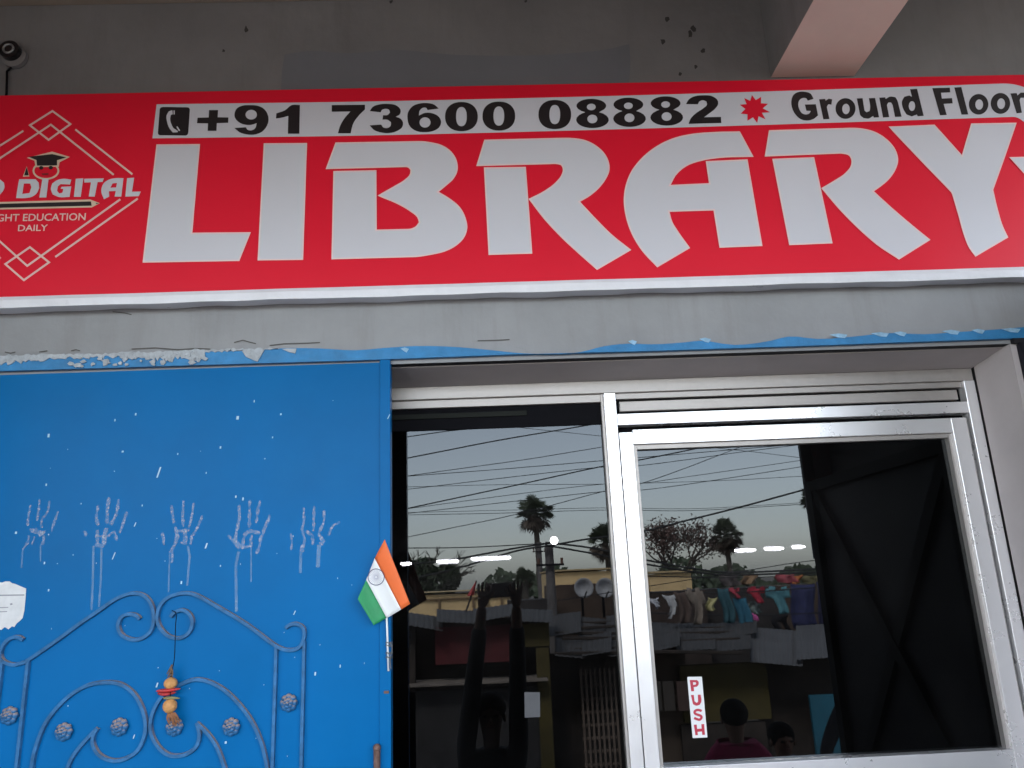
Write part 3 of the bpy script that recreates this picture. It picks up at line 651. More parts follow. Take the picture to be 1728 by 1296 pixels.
# ---- dried lemon and chilli charm on a black thread
m_dry = mat('dried_stalk', (.16,.10,.06), .9, var=.5, scale=80); m_lemon = mat('dried_lemon', (.62,.30,.10), .55, var=.25, scale=60, bump=.4, bscale=160)
m_chil = mat('red_chilli', (.42,.02,.02), .35, var=.25, scale=60); m_gch = mat('dull_green_chilli', (.22,.20,.08), .5, var=.3, scale=60)
CY = GY-.026
cs = (180,1080,6.0); cp = lambda x, y, dy=0: at(cs[0]+x/cs[2], cs[1]+y/cs[2], CY+dy)
ch = thing('lemon_charm', cp(650,880), 'dried lemon and chilli charm hanging on black thread from the gate scrollwork', 'charm')
MB().tube(catmull([at(290,1030,GY-.012), at(297,1036,CY+.008), at(296,1060,CY), cp(685,180), cp(650,380), cp(645,560), cp(650,740)], 5), .0011, 5).build('thread', m_rubber, ch)
mb = MB()
for k in range(9):
    a = random.uniform(0, 2*pi); s = cp(660+8*cos(a), 250+12*k); e = cp(630+22*cos(a), 330+8*k); mb.tube([s, e+Vector((.002*cos(a), .003*sin(a), 0))], [.0022,.0012], 5)
mb.build('dried_stalks', m_dry, ch)
MB().ball(cp(648,438), (.0155,.0155,.0135), 16, 12).build('lemon', m_lemon, ch, True)
MB().ball(cp(640,668), (.0160,.0160,.0160), 16, 12).build('lemon', m_lemon, ch, True)
MB().tube(catmull([cp(500,518,-.006), cp(560,515,-.006), cp(650,508,-.006), cp(745,492,-.006)], 4), [.0008,.002,.0032,.004,.0044,.0046,.0046,.0044,.004,.0034,.0028,.002,.0012], 8).build('chilli', m_chil, ch, True)
MB().tube(catmull([cp(515,540,.004), cp(600,548,.004), cp(700,530,.004)], 4), [.0012,.003,.004,.0044,.0044,.004,.0034,.0024,.0012], 8).build('chilli', m_chil, ch, True)
MB().tube(catmull([cp(570,590), cp(650,586), cp(740,590)], 4), [.001,.0025,.0035,.0038,.0038,.0034,.0028,.002,.001], 8).build('chilli', m_gch, ch, True)
mb = MB()
for k in range(8):
    s = cp(620+10*k, 735); e = cp(640+17*k-20*(k % 2), 830+22*(k % 3)); mb.tube(catmull([s, (s+e)/2+Vector((.003*(-1)**k, -.003, 0)), e], 3), [.0022,.003,.0028,.0024,.002,.0015,.0008], 5)
mb.build('dried_stalks', mat('dried_chilli', (.25,.10,.04), .7, var=.5, scale=80), ch)

# ---- hand flag tucked behind the wire on the gate edge
fo = (560,880,4.32); FYB = 1.955
def fp(x, y):
    px, py = fo[0]+x/fo[2], fo[1]+y/fo[2]
    return at(px, py, FYB+.012*sin((x-y*.4)/70.)+.010*(y-420)/420.)
sb = fp(412,1092)
fl = thing('hand_flag', sb, 'small paper tricolour flag on a white stick tied to the gate edge', 'flag')
def quadgrid(name, a, b, c, d, m, n=14, k=6, lift=0.):
    v = []; f = []
    for j in range(k+1):
        for i in range(n+1):
            u, t = i/n, j/k
            x = (a[0]*(1-u)+b[0]*u)*(1-t)+(d[0]*(1-u)+c[0]*u)*t; y = (a[1]*(1-u)+b[1]*u)*(1-t)+(d[1]*(1-u)+c[1]*u)*t
            v.append(fp(x, y)-Vector((0,lift,0)))
    for j in range(k):
        for i in range(n):
            q = j*(n+1)+i; f.append((q, q+n+1, q+n+2, q+1))
    o = obj(name, v, f, m, fl, True); s_ = o.modifiers.new('thick','SOLIDIFY'); s_.thickness = .0006; return o
m_saf = mat('saffron_paper', (.85,.16,.035), .55, var=.06, scale=20); m_fw = mat('white_paper', (.82,.82,.82), .6); m_grn = mat('green_paper', (.02,.28,.10), .55, var=.1, scale=20)
quadgrid('band', (385,130), (570,600), (505,642), (312,268), m_saf)
quadgrid('band', (312,268), (505,642), (400,705), (250,425), m_fw)
quadgrid('band', (250,425), (398,704), (305,757), (188,565), m_grn)
m_nav = mat('navy_print', (.03,.03,.12), .6)
def ring(r, w, n=36): 
    lf, rt = ribbon(ell(323,405,r,r,n), w, True); g = lambda q: fp(q.x, q.y)-Vector((0,.0012,0)); L = len(lf)
    obj('wheel_emblem', [g(q) for q in lf]+[g(q) for q in rt], [(i,(i+1) % L,L+(i+1) % L,L+i) for i in range(L)], m_nav, fl)
ring(59, 5)
mb = MB()
for k in range(24):
    a = 2*pi*k/24; lf, rt = ribbon([Vector((323+8*cos(a),405+8*sin(a))), Vector((323+55*cos(a),405+55*sin(a)))], 1.8)
    g = lambda q: fp(q.x, q.y)-Vector((0,.0010,0)); mb.quad(g(lf[0]), g(lf[1]), g(rt[1]), g(rt[0]))
mb.build('wheel_spokes', mat('pale_navy_print', (.42,.42,.52), .6), fl)
MB().tube([fp(300,330)+Vector((0,.004,0)), fp(398,690)+Vector((0,.004,0)), at(fo[0]+402/fo[2], fo[1]+760/fo[2], FYB+.018), at(fo[0]+413/fo[2], fo[1]+1090/fo[2], FYB+.022)], .0026, 8).build('stick', mat('white_plastic_stick', (.78,.80,.82), .4), fl, True)
mb = MB(); m_wire = mat('old_wire', (.22,.22,.22), .5, .6)
for yy in (885, 905, 960, 990):
    c = at(fo[0]+418/fo[2], fo[1]+yy/fo[2], FYB+.022)
    mb.tube([c+Vector((.008*cos(t), .007*sin(t), .002*sin(2*t))) for t in [2*pi*i/12 for i in range(13)]], .0011, 5)
mb.tube(catmull([at(fo[0]+425/fo[2], fo[1]+880/fo[2], FYB+.012), at(fo[0]+440/fo[2], fo[1]+930/fo[2], FYB+.012), at(fo[0]+425/fo[2], fo[1]+1000/fo[2], FYB+.012), at(fo[0]+432/fo[2], fo[1]+1075/fo[2], FYB+.015)], 5), .0012, 5)
mb.build('tie_wire', m_wire, fl)

# ---- bulb holder with its cable, high on the wall
bc = at(15, 83, 1.97)
bh = thing('bulb_holder', (bc.x, 1.998, bc.z), 'round black bakelite bulb holder with cable on the wall above the sign', 'bulb holder')
def disc(mb, c, r, y0, y1, n=24):
    v = [(c.x+r*cos(2*pi*i/n), y, c.z+r*sin(2*pi*i/n)) for y in (y0, y1) for i in range(n)]
    mb.add(v, [tuple(range(n))]+[(i, n+i, n+(i+1) % n, (i+1) % n) for i in range(n)])
k = 1.96/FPX
lw = bc+Vector((.006,0,-.012))
mb = MB(); disc(mb, lw, 23*k, 1.985, 1.998); mb.build('mounting_block', mat('grey_plastic', (.22,.21,.21), .5), bh)
mb = MB(); disc(mb, bc, 19*k, 1.968, 1.9848); mb.build('shell', mat('bakelite', (.010,.009,.010), .3), bh)
mb = MB(); mb.tube([(bc.x+9.5*k*cos(2*pi*i/24), 1.967, bc.z+9.5*k*sin(2*pi*i/24)) for i in range(25)], .0032, 6); mb.build('contact_ring', mat('grey_metal', (.4,.4,.4), .35, .8), bh, True)
MB().tube([(lw.x-.004,1.992,lw.z-.03), at(12,120,1.992), at(11,158,1.985), (bc.x-.004,1.985,2.9)], .0032, 6).build('cable', m_rubber, bh)

# ---- PUSH sticker on the door
PSY = YG-.0012; so_ = (1140,1120,9.26)
ps = sheet('push_sticker', [soften(V2([(195,206),(402,203),(412,214),(498,1138),(490,1152),(278,1162),(266,1150),(183,220)], *so_), 3, 60)], PSY, mat('white_sticker', (.80,.80,.80), .45), None, thick=.0004)
tag(ps, 'white vertical sticker reading PUSH in red on the glass door', 'sticker')
m_push = mat('red_sticker_print', (.50,.025,.055), .5)
for lp in ([[(222,255),(335,255),(362,285),(360,325),(335,358),(283,366),(290,430),(245,432)],[(272,290),(312,290),(322,308),(310,328),(276,331)]],
           [[(240,490),(285,487),(296,585),(328,612),(352,595),(348,485),(390,482),(402,595),(378,642),(322,656),(272,632)]],
           [[(285,955),(330,950),(337,1018),(408,1014),(402,945),(445,942),(460,1110),(418,1113),(412,1060),(342,1065),(350,1115),(310,1118)]]):
    sheet('letter', [soften(V2(q, *so_), 3, 42) for q in lp], PSY-.0004, m_push, ps)
stroke('letter', catmull([Vector((so_[0]+x/so_[2], so_[1]+y/so_[2])) for x, y in [(408,738),(350,722),(302,742),(308,782),(388,812),(405,842),(370,876),(290,848)]], 4), 38/so_[2], PSY-.0004, m_push, ps)
# ---- notice on the fixed pane, white paper greyed for the tint's dimming
nn = sheet('glass_notice', [V2([(885,1168),(911,1168),(911.5,1210),(885.5,1211)])], YG-.001, mat('tint_dimmed_paper', (.085,.085,.09), .7, var=.15, scale=30), None, thick=.0004)
tag(nn, 'small paper notice on the fixed window, greyed as if dimmed by the tint', 'notice')

# ---- right gate leaf, standing open at right angles to the wall
LX = 1.505
lf_ = thing('open_gate_leaf', (LX, 1.4, .03), 'black back of the open right gate leaf with cross braces', 'gate')
yo, yi, zt_ = .80, 1.975, 1.95
box('sheet', LX+.02, LX+.026, yo, yi, .03, zt_, m_steel2, lf_)
for a in ((yo, yo+.06), (yi-.06, yi)): box('frame_bar', LX-.012, LX+.0195, a[0], a[1], .03, zt_+.004, m_steel, lf_)
for zz in (.03, zt_-.045): box('frame_bar', LX-.011, LX+.0190, yo+.0605, yi-.0605, zz, zz+.045, m_steel, lf_)
for s, e in (((yo+.06, zt_-.05), (yi-.06, .62)), ((yi-.06, zt_-.05), (yo+.06, .62))):
    mb = MB(); d = Vector((0, e[0]-s[0], e[1]-s[1])).normalized(); n_ = Vector((0, -d.z, d.y))*.026; k = -.004 if s[0] < 1 else .0
    P = [Vector((LX+k, s[0], s[1])), Vector((LX+k, e[0], e[1]))]; q = Vector((.016, 0, 0))
    mb.add([P[0]-n_, P[1]-n_, P[1]+n_, P[0]+n_, P[0]-n_+q, P[1]-n_+q, P[1]+n_+q, P[0]+n_+q], BOXF); mb.build('brace', m_steel, lf_)
gp = box('gate_post', x_op+.016, x_op+.052, 1.978, 1.9985, .001, Z_HB-.016, m_steel2)
tag(gp, 'dark steel gate post beside the glass door reveal', 'post')
# grey board hung from the porch ceiling at the side
b0, b1 = street(1349, 760, 3.8), street(1386, 942, 3.8)
hb = thing('hanging_board', (b0.x+.3, b0.y, b1.z), 'plain grey board hung from the porch ceiling by rods', 'board')
box('board', min(b0.x, b1.x), b0.x+.55, b0.y-.012, b0.y+.012, b1.z, 2.75, mat('grey_board', (.22,.22,.235), .7, var=.15, scale=2), hb)
for dx in (.08, .48): MB().tube([(b0.x+dx, b0.y, 2.74), (b0.x+dx, b0.y, CE+.001)], .006, 6).build('rod', m_steel, hb)

# ---- lamps inside, seen through the tinted glass
m_tube = mat('lit_tube', (1, .98, .95), .5, emit=14)
for x0, x1, y in ((676,694,951.5),(737,774,948),(795,862,943),(1240,1275,929),(1290,1322,926),(1337,1358,923)):
    a, b = at(x0, y, 7.0), at(x1, y-.03*(x1-x0), 7.0)
    t = thing('tube_light', ((a.x+b.x)/2, 7.1, a.z), 'lit white tube light inside the room, seen through the dark glass', 'lamp', 'tube lights inside the room')
    MB().tube([(a.x,7.0,a.z),(b.x,7.0,b.z)], .008, 8).build('tube', m_tube, t, True)
    MB().box(min(a.x,b.x)+.01, max(a.x,b.x)-.01, 7.03, 7.19, (a.z+b.z)/2-.02, (a.z+b.z)/2+.02).build('batten', m_white, t)
c = at(935, 912, 6.0); t = thing('bulb', c, 'round lit bulb hanging inside the room behind the fixed window', 'lamp')
MB().ball(c, .030, 12, 8).build('globe', m_tube, t, True); MB().tube([c+Vector((0,0,.028)), Vector((c.x, c.y, 2.998))], .004, 6).build('flex', m_rubber, t)
#STREET
# ================================================================== ACROSS THE STREET (seen mirrored in the glass)
GZ = -.75
m_tin = mat('weathered_tin', (.055,.053,.055), .75, 0., var=.45, scale=5, bump=.3, bscale=30)
m_tin2 = mat('pale_tin', (.10,.10,.107), .7, 0., var=.2, scale=3)
m_brown = mat('dark_timber', (.035,.026,.022), .8, var=.5, scale=6)
m_mud = mat('mud_wall', (.09,.065,.05), .9, var=.4, scale=4, bump=.3)
m_cream_w = mat('cream_wall', (.70,.50,.26), .85, var=.15, scale=2)
m_ywall = mat('yellow_wall', (.075,.058,.016), .85, var=.35, scale=3)
m_redf = mat('red_fascia', (.09,.010,.014), .7, var=.4, scale=4)
m_bark = mat('bark', (.06,.05,.04), .9, var=.4, scale=8)
m_cable = mat('black_cable', (.012,.012,.014), .6)
def shear_roof(name, par, x0, x1, yt, Dt, yb, Db, m, sheets=3, pitch=.07, amp=.0045, jit=.08):
    for s in range(sheets):
        u0, u1 = s/sheets-.02, (s+1)/sheets+.02
        dz = random.uniform(0, jit); tilt = random.uniform(-jit, jit)
        a, b = street(x0+(x1-x0)*u0, yt, Dt), street(x0+(x1-x0)*u1, yt, Dt); c_, d = street(x0+(x1-x0)*u0, yb+random.uniform(-4,4), Db), street(x0+(x1-x0)*u1, yb+random.uniform(-4,4), Db)
        L = (b-a).length; n = max(8, int(L/pitch*4)); v = []; f = []
        for i in range(n+1):
            t = i/n; w_ = amp*sin(2*pi*t*L/pitch)
            v += [a.lerp(b, t)+Vector((0,0,w_+dz+tilt*t)), c_.lerp(d, t)+Vector((0,0,w_+dz*.5+tilt*t))]
        for i in range(n): f.append((2*i, 2*i+1, 2*i+3, 2*i+2))
        o = obj(name, v, f, m, par); s_ = o.modifiers.new('thick','SOLIDIFY'); s_.thickness = .004
def lump(p, D): return street(p[0], p[1], D)
def sbox(name, x0, x1, y0, y1, D, depth, m, par, ybase=None):
    a, b = street(x0, y1, D), street(x1, y0, D); c_ = street(x0, y0, D)
    z0 = ybase if ybase is not None else a.z
    return box(name, min(a.x, c_.x), b.x, a.y-depth, a.y, z0, (b.z+c_.z)/2, m, par)
# --- red and yellow stall
q = street(805, 1100, 9.0)
s1 = thing('market_stall', (q.x, q.y, GZ), 'open roadside stall with dark red fascia and yellow corner post', 'stall')
sbox('fascia', 735, 880, 1056, 1122, 9.0, .05, m_redf, s1); sbox('fascia_end', 881, 926, 1052, 1092, 8.98, .06, m_ywall, s1)
sbox('post', 914, 926, 1093, 1296, 8.97, .09, m_ywall, s1, GZ); sbox('post', 690, 700, 1060, 1296, 9.0, .09, m_brown, s1, GZ)
sbox('back_wall', 690, 925, 1045, 1296, 10.2, .05, m_brown, s1, GZ); sbox('counter', 676, 925, 1152, 1161, 8.8, .5, mat('worn_plank', (.20,.17,.15), .8, var=.3), s1)
sbox('counter_front', 690, 912, 1162, 1296, 9.0, .04, mat('stall_front', (.03,.028,.03), .8, var=.5), s1, GZ)
shear_roof('roof_sheet', s1, 680, 928, 1036, 10.6, 1056, 8.8, m_tin, 4)
# --- shack with tin roof and lattice front
q = street(1000, 1150, 9.4)
s2 = thing('tin_shack', (q.x, q.y, GZ), 'low shack with rusty corrugated roof and lattice front beside the stall', 'shack')
shear_roof('roof_sheet', s2, 930, 1075, 1046, 11.6, 1078, 10.2, m_tin, 3); shear_roof('roof_sheet', s2, 940, 1075, 1078, 10.3, 1112, 8.9, m_tin, 3)
sbox('front_wall', 930, 1080, 1100, 1296, 9.6, .08, m_brown, s2, GZ)
a, b = street(980, 1130, 9.4), street(1048, 1296, 9.4); m_lat = mat('bamboo_lattice', (.16,.12,.10), .85, var=.3)
nlx = 8
for i in range(nlx): MB().box(a.x+(b.x-a.x)*i/(nlx-1)-.012, a.x+(b.x-a.x)*i/(nlx-1)+.012, a.y-.02, a.y, GZ, a.z).build('lattice_slat', m_lat, s2)
for i in range(9): z = GZ+.15+(a.z-GZ-.2)*i/8; MB().box(a.x-.02, b.x+.02, a.y-.0415, a.y-.021, z-.014, z+.014).build('lattice_slat', m_lat, s2)
def roof_poles(par, x0, x1, ys, D0, D1, seed):
    rnd = random.Random(seed)
    for i, y in enumerate(ys):
        D = D0+(D1-D0)*i/(len(ys)-1); a, b = street(x0+rnd.uniform(0,18), y+rnd.uniform(-2,6), D), street(x1-rnd.uniform(0,22), y-rnd.uniform(-3,6), D)
        MB().tube([a+Vector((0,0,.03)), b+Vector((0,0,.03))], .022, 5).build('roof_pole', m_brown, par)
roof_poles(s2, 935, 1070, (1052,1064,1074,1084,1096,1106), 11.2, 9.0, 1)
# --- shack behind the door glass: patched roof, yellow wall
q = street(1190, 1150, 9.4)
s3 = thing('yellow_shack', (q.x, q.y, GZ), 'shack with patched grey roof sheets and a dull yellow wall', 'shack')
shear_roof('roof_sheet', s3, 1085, 1275, 1056, 11.8, 1082, 10.4, m_tin, 3); shear_roof('roof_sheet', s3, 1085, 1265, 1084, 10.5, 1108, 9.1, m_tin, 3)
sbox('wall', 1085, 1155, 1100, 1296, 9.6, .08, m_mud, s3, GZ); sbox('wall', 1156, 1292, 1120, 1220, 9.5, .08, m_ywall, s3); sbox('wall', 1156, 1292, 1221, 1296, 9.52, .08, m_brown, s3, GZ)
for x in (1100, 1122, 1146): sbox('hanging_bag', x, x+14, 1150, 1200, 9.3, .06, mat('dull_bag_%d' % x, (.05+.04*random.random(),.05,.045), .8), s3)
roof_poles(s3, 1088, 1265, (1060,1070,1080,1088,1098,1106), 11.4, 9.1, 2)
q = street(1360, 1150, 9.4)
s4 = thing('pale_roof_shack', (q.x, q.y, GZ), 'shack with wide pale grey roof sheets behind the open gate leaf', 'shack')
shear_roof('roof_sheet', s4, 1268, 1352, 1062, 11.2, 1116, 9.2, m_tin2, 1, amp=.004); shear_roof('roof_sheet', s4, 1346, 1470, 1058, 11.3, 1114, 9.25, m_tin2, 1, amp=.004)
sbox('wall', 1293, 1470, 1108, 1296, 9.7, .08, m_brown, s4, GZ)
sbox('teal_shutter', 1382, 1424, 1172, 1296, 9.3, .05, mat('teal_paint', (.02,.13,.20), .6, var=.25), s4, GZ)
# --- dark row of shack backs behind
for i, (x0, x1, y0, D) in enumerate([(640,880,1042,13.5),(860,935,1012,12.6),(928,1078,985,13.0),(1080,1190,998,13.4),(1180,1310,992,13.8),(1300,1480,985,14.0)]):
    r = sbox('shanty_back', x0, x1, y0, 1080, D, .8, mat('dark_hut_%d' % (i % 3), [(.05,.035,.03),(.035,.03,.03),(.06,.04,.03)][i % 3], .9, var=.5, scale=3), None, GZ)
    tag(r, ['dark low hut wall behind the red stall','dark brown hut box above the yellow corner post','dark brown hut hung with satellite dishes','dark hut behind the first hanging clothes','dark hut behind the brightest hanging clothes','dark hut beside the open gate leaf reflection'][i], 'hut')
# --- cream houses
def house(x0, x1, y0, y1, D, label, win=()):
    q = street((x0+x1)/2, y1, D); h = thing('cream_house', (q.x, q.y, GZ), label, 'house')
    sbox('wall', x0, x1, y0+5, y1, D, 3., m_cream_w, h, GZ); sbox('parapet', x0-3, x1+3, y0, y0+5, D-.1, 3.2, mat('parapet_cap', (.45,.33,.18), .85, var=.2), h)
    for wx0, wx1, wy0, wy1 in win: sbox('pilaster', wx0, wx1, wy0, wy1, D-.06, .05, mat('brown_trim', (.2,.13,.07), .8), h)
house(690, 872, 997, 1060, 17, 'long cream house with brown pilasters behind the red stall', ((740,742,1012,1050),(798,800,1010,1050),(822,824,1008,1050),(846,848,1008,1050),(693,870,1010,1012)))
house(928, 1034, 960, 1000, 19, 'cream house above the satellite dishes'); house(1098, 1166, 963, 1000, 19, 'small cream house behind the bare branched tree')
# --- satellite dishes
for i, (x, y) in enumerate([(985,992),(1021,992)]):
    c = street(x, y, 12.2); r = 16*.77e-3*12.2
    d = thing('satellite_dish', (c.x, c.y-.1, c.z-r), ['grey satellite dish in front of dark hut, left of its twin toward the pole','grey satellite dish in front of dark hut, half behind the window frame'][i], 'satellite dish', 'satellite dishes on the dark hut')
    v = [c+Vector((0,-.07,0))]; f = []; n = 24
    for j in (1, 2, 3):
        for k_ in range(n): a = 2*pi*k_/n; v.append(c+Vector((r*j/3*cos(a), -.07+.09*(j/3)**2, r*j/3*sin(a))))
    for k_ in range(n):
        f.append((0, 1+k_, 1+(k_+1) % n))
        for j in (0, 1): f.append((1+j*n+k_, 1+(j+1)*n+k_, 1+(j+1)*n+(k_+1) % n, 1+j*n+(k_+1) % n))
    o = obj('reflector', v, f, mat('grey_dish', (.34,.34,.36), .6), d, True); s_ = o.modifiers.new('thick','SOLIDIFY'); s_.thickness = .01
    MB().tube([c+Vector((0,-.08,0)), c+Vector((0,-.3,-.1)), c+Vector((0,-.3,-r-.3))], .02, 6).build('mount', m_steel, d)
    MB().tube([c+Vector((0,.02,-r*.95)), c+Vector((0,.35,-.05))], .01, 5).build('feed_arm', m_steel, d)
# --- red pennants
for i, (pts, st0, st1) in enumerate([([(788,1006),(803,982),(800,1004)],(804,980),(780,1012))]):
    D = 10.4; a, b = street(*st0, D), street(*st1, D); b.z = min(b.z, a.z-.5)
    p_ = thing('red_pennant', b, ['small dark red pennant on a leaning pole against the cream house'][i], 'pennant')
    MB().tube([b, a], .012, 5).build('pole', m_brown, p_)
    P = [street(x, y, D) for x, y in pts]; v = []; f = []; n = 6
    for k_ in range(n+1):
        t = k_/n; A_, B_ = P[1].lerp(P[0], t), P[1].lerp(P[2], t); v += [A_+Vector((0,.03*sin(5*t),0)), A_.lerp(B_, .5)+Vector((0,.05,0)), B_]
    for k_ in range(n): f += [(3*k_, 3*k_+3, 3*k_+4, 3*k_+1), (3*k_+1, 3*k_+4, 3*k_+5, 3*k_+2)]
    o = obj('cloth', v, f, mat('faded_red_cloth', (.40,.035,.035), .8, var=.2), p_); s_ = o.modifiers.new('thick','SOLIDIFY'); s_.thickness = .004
# --- utility poles
for i, (x, yt, D, r, lab) in enumerate([(926,920,11.6,.075,'thick concrete utility pole behind the stall'),(909,915,24,.09,'thin utility pole beside the thicker one')]):
    t_ = street(x, yt, D); p_ = thing('utility_pole', (t_.x, t_.y, GZ), lab, 'pole')
    MB().tube([(t_.x, t_.y, GZ), (t_.x, t_.y, t_.z)], [r*1.2, r*.85], 10).build('shaft', mat('old_concrete', (.11,.10,.10), .9, var=.3), p_)
    MB().box(t_.x-.2, t_.x+.2, t_.y+.09, t_.y+.13, t_.z-.30, t_.z-.27).build('cross_arm', m_steel, p_)
    for dx in (-.17, .17): MB().tube([(t_.x+dx, t_.y+.11, t_.z-.27), (t_.x+dx, t_.y+.11, t_.z-.19)], .02, 8).build('insulator', mat('brown_insulator', (.12,.05,.03), .3), p_)
# --- overhead wires
WL = (576,620,3.); WR = (1152,620,3.)
L_, R__ = (lambda *p: [(WL[0]+x/3, WL[1]+y/3) for x, y in p]), (lambda *p: [(WR[0]+x/3, WR[1]+y/3) for x, y in p])
TK, TN = 'thick black overhead wire slanting across the reflected sky', 'thin black overhead wire strung across the reflected sky'
wires = [(L_((330,325),(700,290),(1000,268)),.006),(L_((330,352),(540,322),(820,297),(1100,272)),.011),(L_((330,460),(780,372),(1285,286)),.014),(L_((330,550),(940,465),(1290,408)),.008),(L_((330,551),(800,516),(1300,474)),.008),
 (L_((330,618),(800,562),(1300,506))+R__((-230,498),(0,470),(300,428),(580,393)),.008),(L_((330,715),(880,597),(1300,505))+R__((-236,472),(0,425),(120,400)),.014),
 (L_((330,605),(800,594),(1310,591))+R__((0,580),(300,568),(620,550)),.006),(L_((330,716),(900,640),(1310,592))+R__((-220,588),(0,557),(300,514),(600,470)),.007),
 (L_((330,740),(900,675),(1310,630))+R__((-220,622),(0,595),(300,550),(620,500)),.008),(L_((330,747),(800,738),(1330,722))+R__((0,726),(300,712),(620,692)),.007),
 (L_((330,735),(870,722),(1330,711))+R__((0,716),(300,704),(620,684)),.006),(L_((330,860),(880,745),(1310,632))+R__((-220,590),(0,515),(300,400)),.009),
 (R__((140,405),(380,430),(600,458)),.007)]
def wire(pix, r, D, label, ext=7., e1=None):
    P = [street(x, y, D) for x, y in pix]
    d0, d1 = P[0]-P[1], P[-1]-P[-2]
    P = [P[0]+d0.normalized()*ext]+P+[P[-1]+d1.normalized()*(ext if e1 is None else e1)]
    tag(MB().tube(catmull(P, 4), r*.75, 5).build('overhead_wire', m_cable), label, 'wire', 'overhead wires across the sky')
for i, (pts, r) in enumerate(wires): wire(pts, r, 12.0+i*.17, TK if r > .0095 else TN)
PT = (926,921)
for k, pts in enumerate([[(640,953),(700,951),(760,945),(870,925),(926,917)],[(640,987),(760,962),(870,930),(926,921),(989,910),(1083,897),(1152,880),(1252,855),(1362,825)],[(640,925),(780,924),(900,918),(926,916)],
   [(926,916),(1000,925),(1090,945),(1180,961),(1250,966),(1420,958)],[(926,921),(1000,934),(1090,952),(1180,966),(1250,970),(1420,964)],[(1240,966),(1340,950),(1420,941)]]):
    wire(pts, (.018,.018,.010,.018,.018,.008)[k], 11.45 if k < 5 else 12.1, ['thick cable drooping to the top of the concrete pole','thick cable rising from behind the left tree past the pole top','cable running level to the concrete pole top',
     'upper of two thick cables sagging above the hanging clothes','lower of two thick cables sagging above the hanging clothes','thin cable rising above the hanging clothes'][k], (3,3,3,.02,.02,3)[k], (.02,3,.02,3,3,3)[k])
# --- clothes lines and washing
MASKS = {'shirt':["01100110","11111111","11111111","11111111","00111100","00111100","00111100","00111100","00111100"],
 'trousers':["01111110","01111110","01111110","01100110","01100110","01100110","01100110","01100110"],
 'cloth':["11111111"]*9, 'sari':["11111111"]*6, 'pennon':["11111111","01111110","01111110","00111100","00111100","00011000"]}
def garment(kind, x0, x1, y0, y1, D, col, label):
    mk = MASKS[kind]; R_, C2 = len(mk), 8; a, b, c_ = street(x0, y0, D), street(x1, y0, D), street((x0+x1)/2, y1, D); ph = random.uniform(0, 6)
    idx = {}; v = []; f = []
    def vid(i, j):
        if (i, j) not in idx:
            t, s_ = i/C2, j/R_; p = a.lerp(b, t); p.z += (c_.z-p.z)*s_; p.y += .04*sin(ph+t*9+s_*2)*(.3+s_); p.x += .03*sin(ph+5*s_); p.z -= .02*sin(pi*t)
            idx[(i, j)] = len(v); v.append(p)
        return idx[(i, j)]
    for j in range(R_):
        for i in range(C2):
            if mk[j][i] == '1': f.append((vid(i,j), vid(i,j+1), vid(i+1,j+1), vid(i+1,j)))
    o = obj('hanging_garment', v, f, mat('cloth_%02d%02d%02d' % tuple(int(99*c) for c in col), col, .85, var=.35, scale=9), None, True)
    s_ = o.modifiers.new('thick','SOLIDIFY'); s_.thickness = .006
    tag(o, label, 'garment', 'washing on the lines')
WD = 11.2
wash = [('pennon',1096,1114,1008,1026,(.55,.55,.6),'small white rag on the washing line above the tin roof'),('pennon',1120,1140,1003,1042,(.5,.5,.52),'white pointed cloth on the washing line beside the dark hut'),
 ('cloth',1140,1160,998,1050,(.10,.07,.06),'brown cloth hanging beside the white pointed cloth'),('shirt',1158,1186,990,1052,(.22,.18,.15),'khaki shirt on the washing line'),('cloth',1191,1207,1008,1029,(.55,.50,.25),'small cream and yellow rag on the washing line'),
 ('cloth',1214,1232,992,1050,(.03,.10,.13),'dark teal cloth on the washing line'),('shirt',1232,1250,990,1008,(.42,.05,.08),'small red child shirt on the washing line'),('cloth',1240,1262,1008,1062,(.03,.14,.22),'deep blue cloth below the small red shirt'),
 ('shirt',1263,1292,988,1016,(.50,.03,.06),'bright red shirt on the washing line'),('shirt',1254,1276,1033,1064,(.62,.12,.36),'pink child dress on the lower washing line'),('shirt',1294,1334,988,1034,(.10,.28,.33),'striped aqua shirt on the washing line'),
 ('cloth',1262,1284,1014,1034,(.20,.26,.25),'grey green rag under the bright red shirt'),('sari',1330,1372,985,1060,(.03,.035,.11),'navy sari cloth hung next to the aqua shirt'),('sari',1374,1420,982,1062,(.025,.025,.07),'dark navy sheet hung beside the gate leaf'),('shirt',1340,1362,1026,1050,(.22,.03,.06),'dark red shirt in front of the navy sari'),
 ('cloth',1250,1276,968,984,(.30,.18,.10),'tan bundle cloth along the upper line'),('cloth',1310,1342,968,982,(.40,.08,.10),'rose cloth along the upper line'),('cloth',1326,1352,970,984,(.50,.16,.05),'orange cloth along the upper line'),('trousers',1300,1334,1036,1066,(.02,.02,.025),'black trousers under the aqua shirt'),('cloth',1216,1246,970,988,(.12,.10,.10),'grey bundle cloth along the upper line'),('cloth',1352,1382,970,984,(.18,.16,.08),'olive cloth along the upper line')]
for i, (k_, *r_) in enumerate(wash): garment(k_, *r_[:4], WD+.05*i, r_[4], r_[5])
for y0, y1, D, lab in ((1000,986,WD+.3,'washing line holding the shirts'),(972,966,WD+.9,'upper washing line holding bundled cloths'),(1034,1031,WD+.45,'lower washing line holding the pink dress')):
    a, b = street(1085, y0, D), street(1440, y1, D)
    tag(MB().tube(catmull([a, (a+b)/2-Vector((0,0,.05)), b], 6), .008, 5).build('washing_line', m_cable), lab, 'washing line')
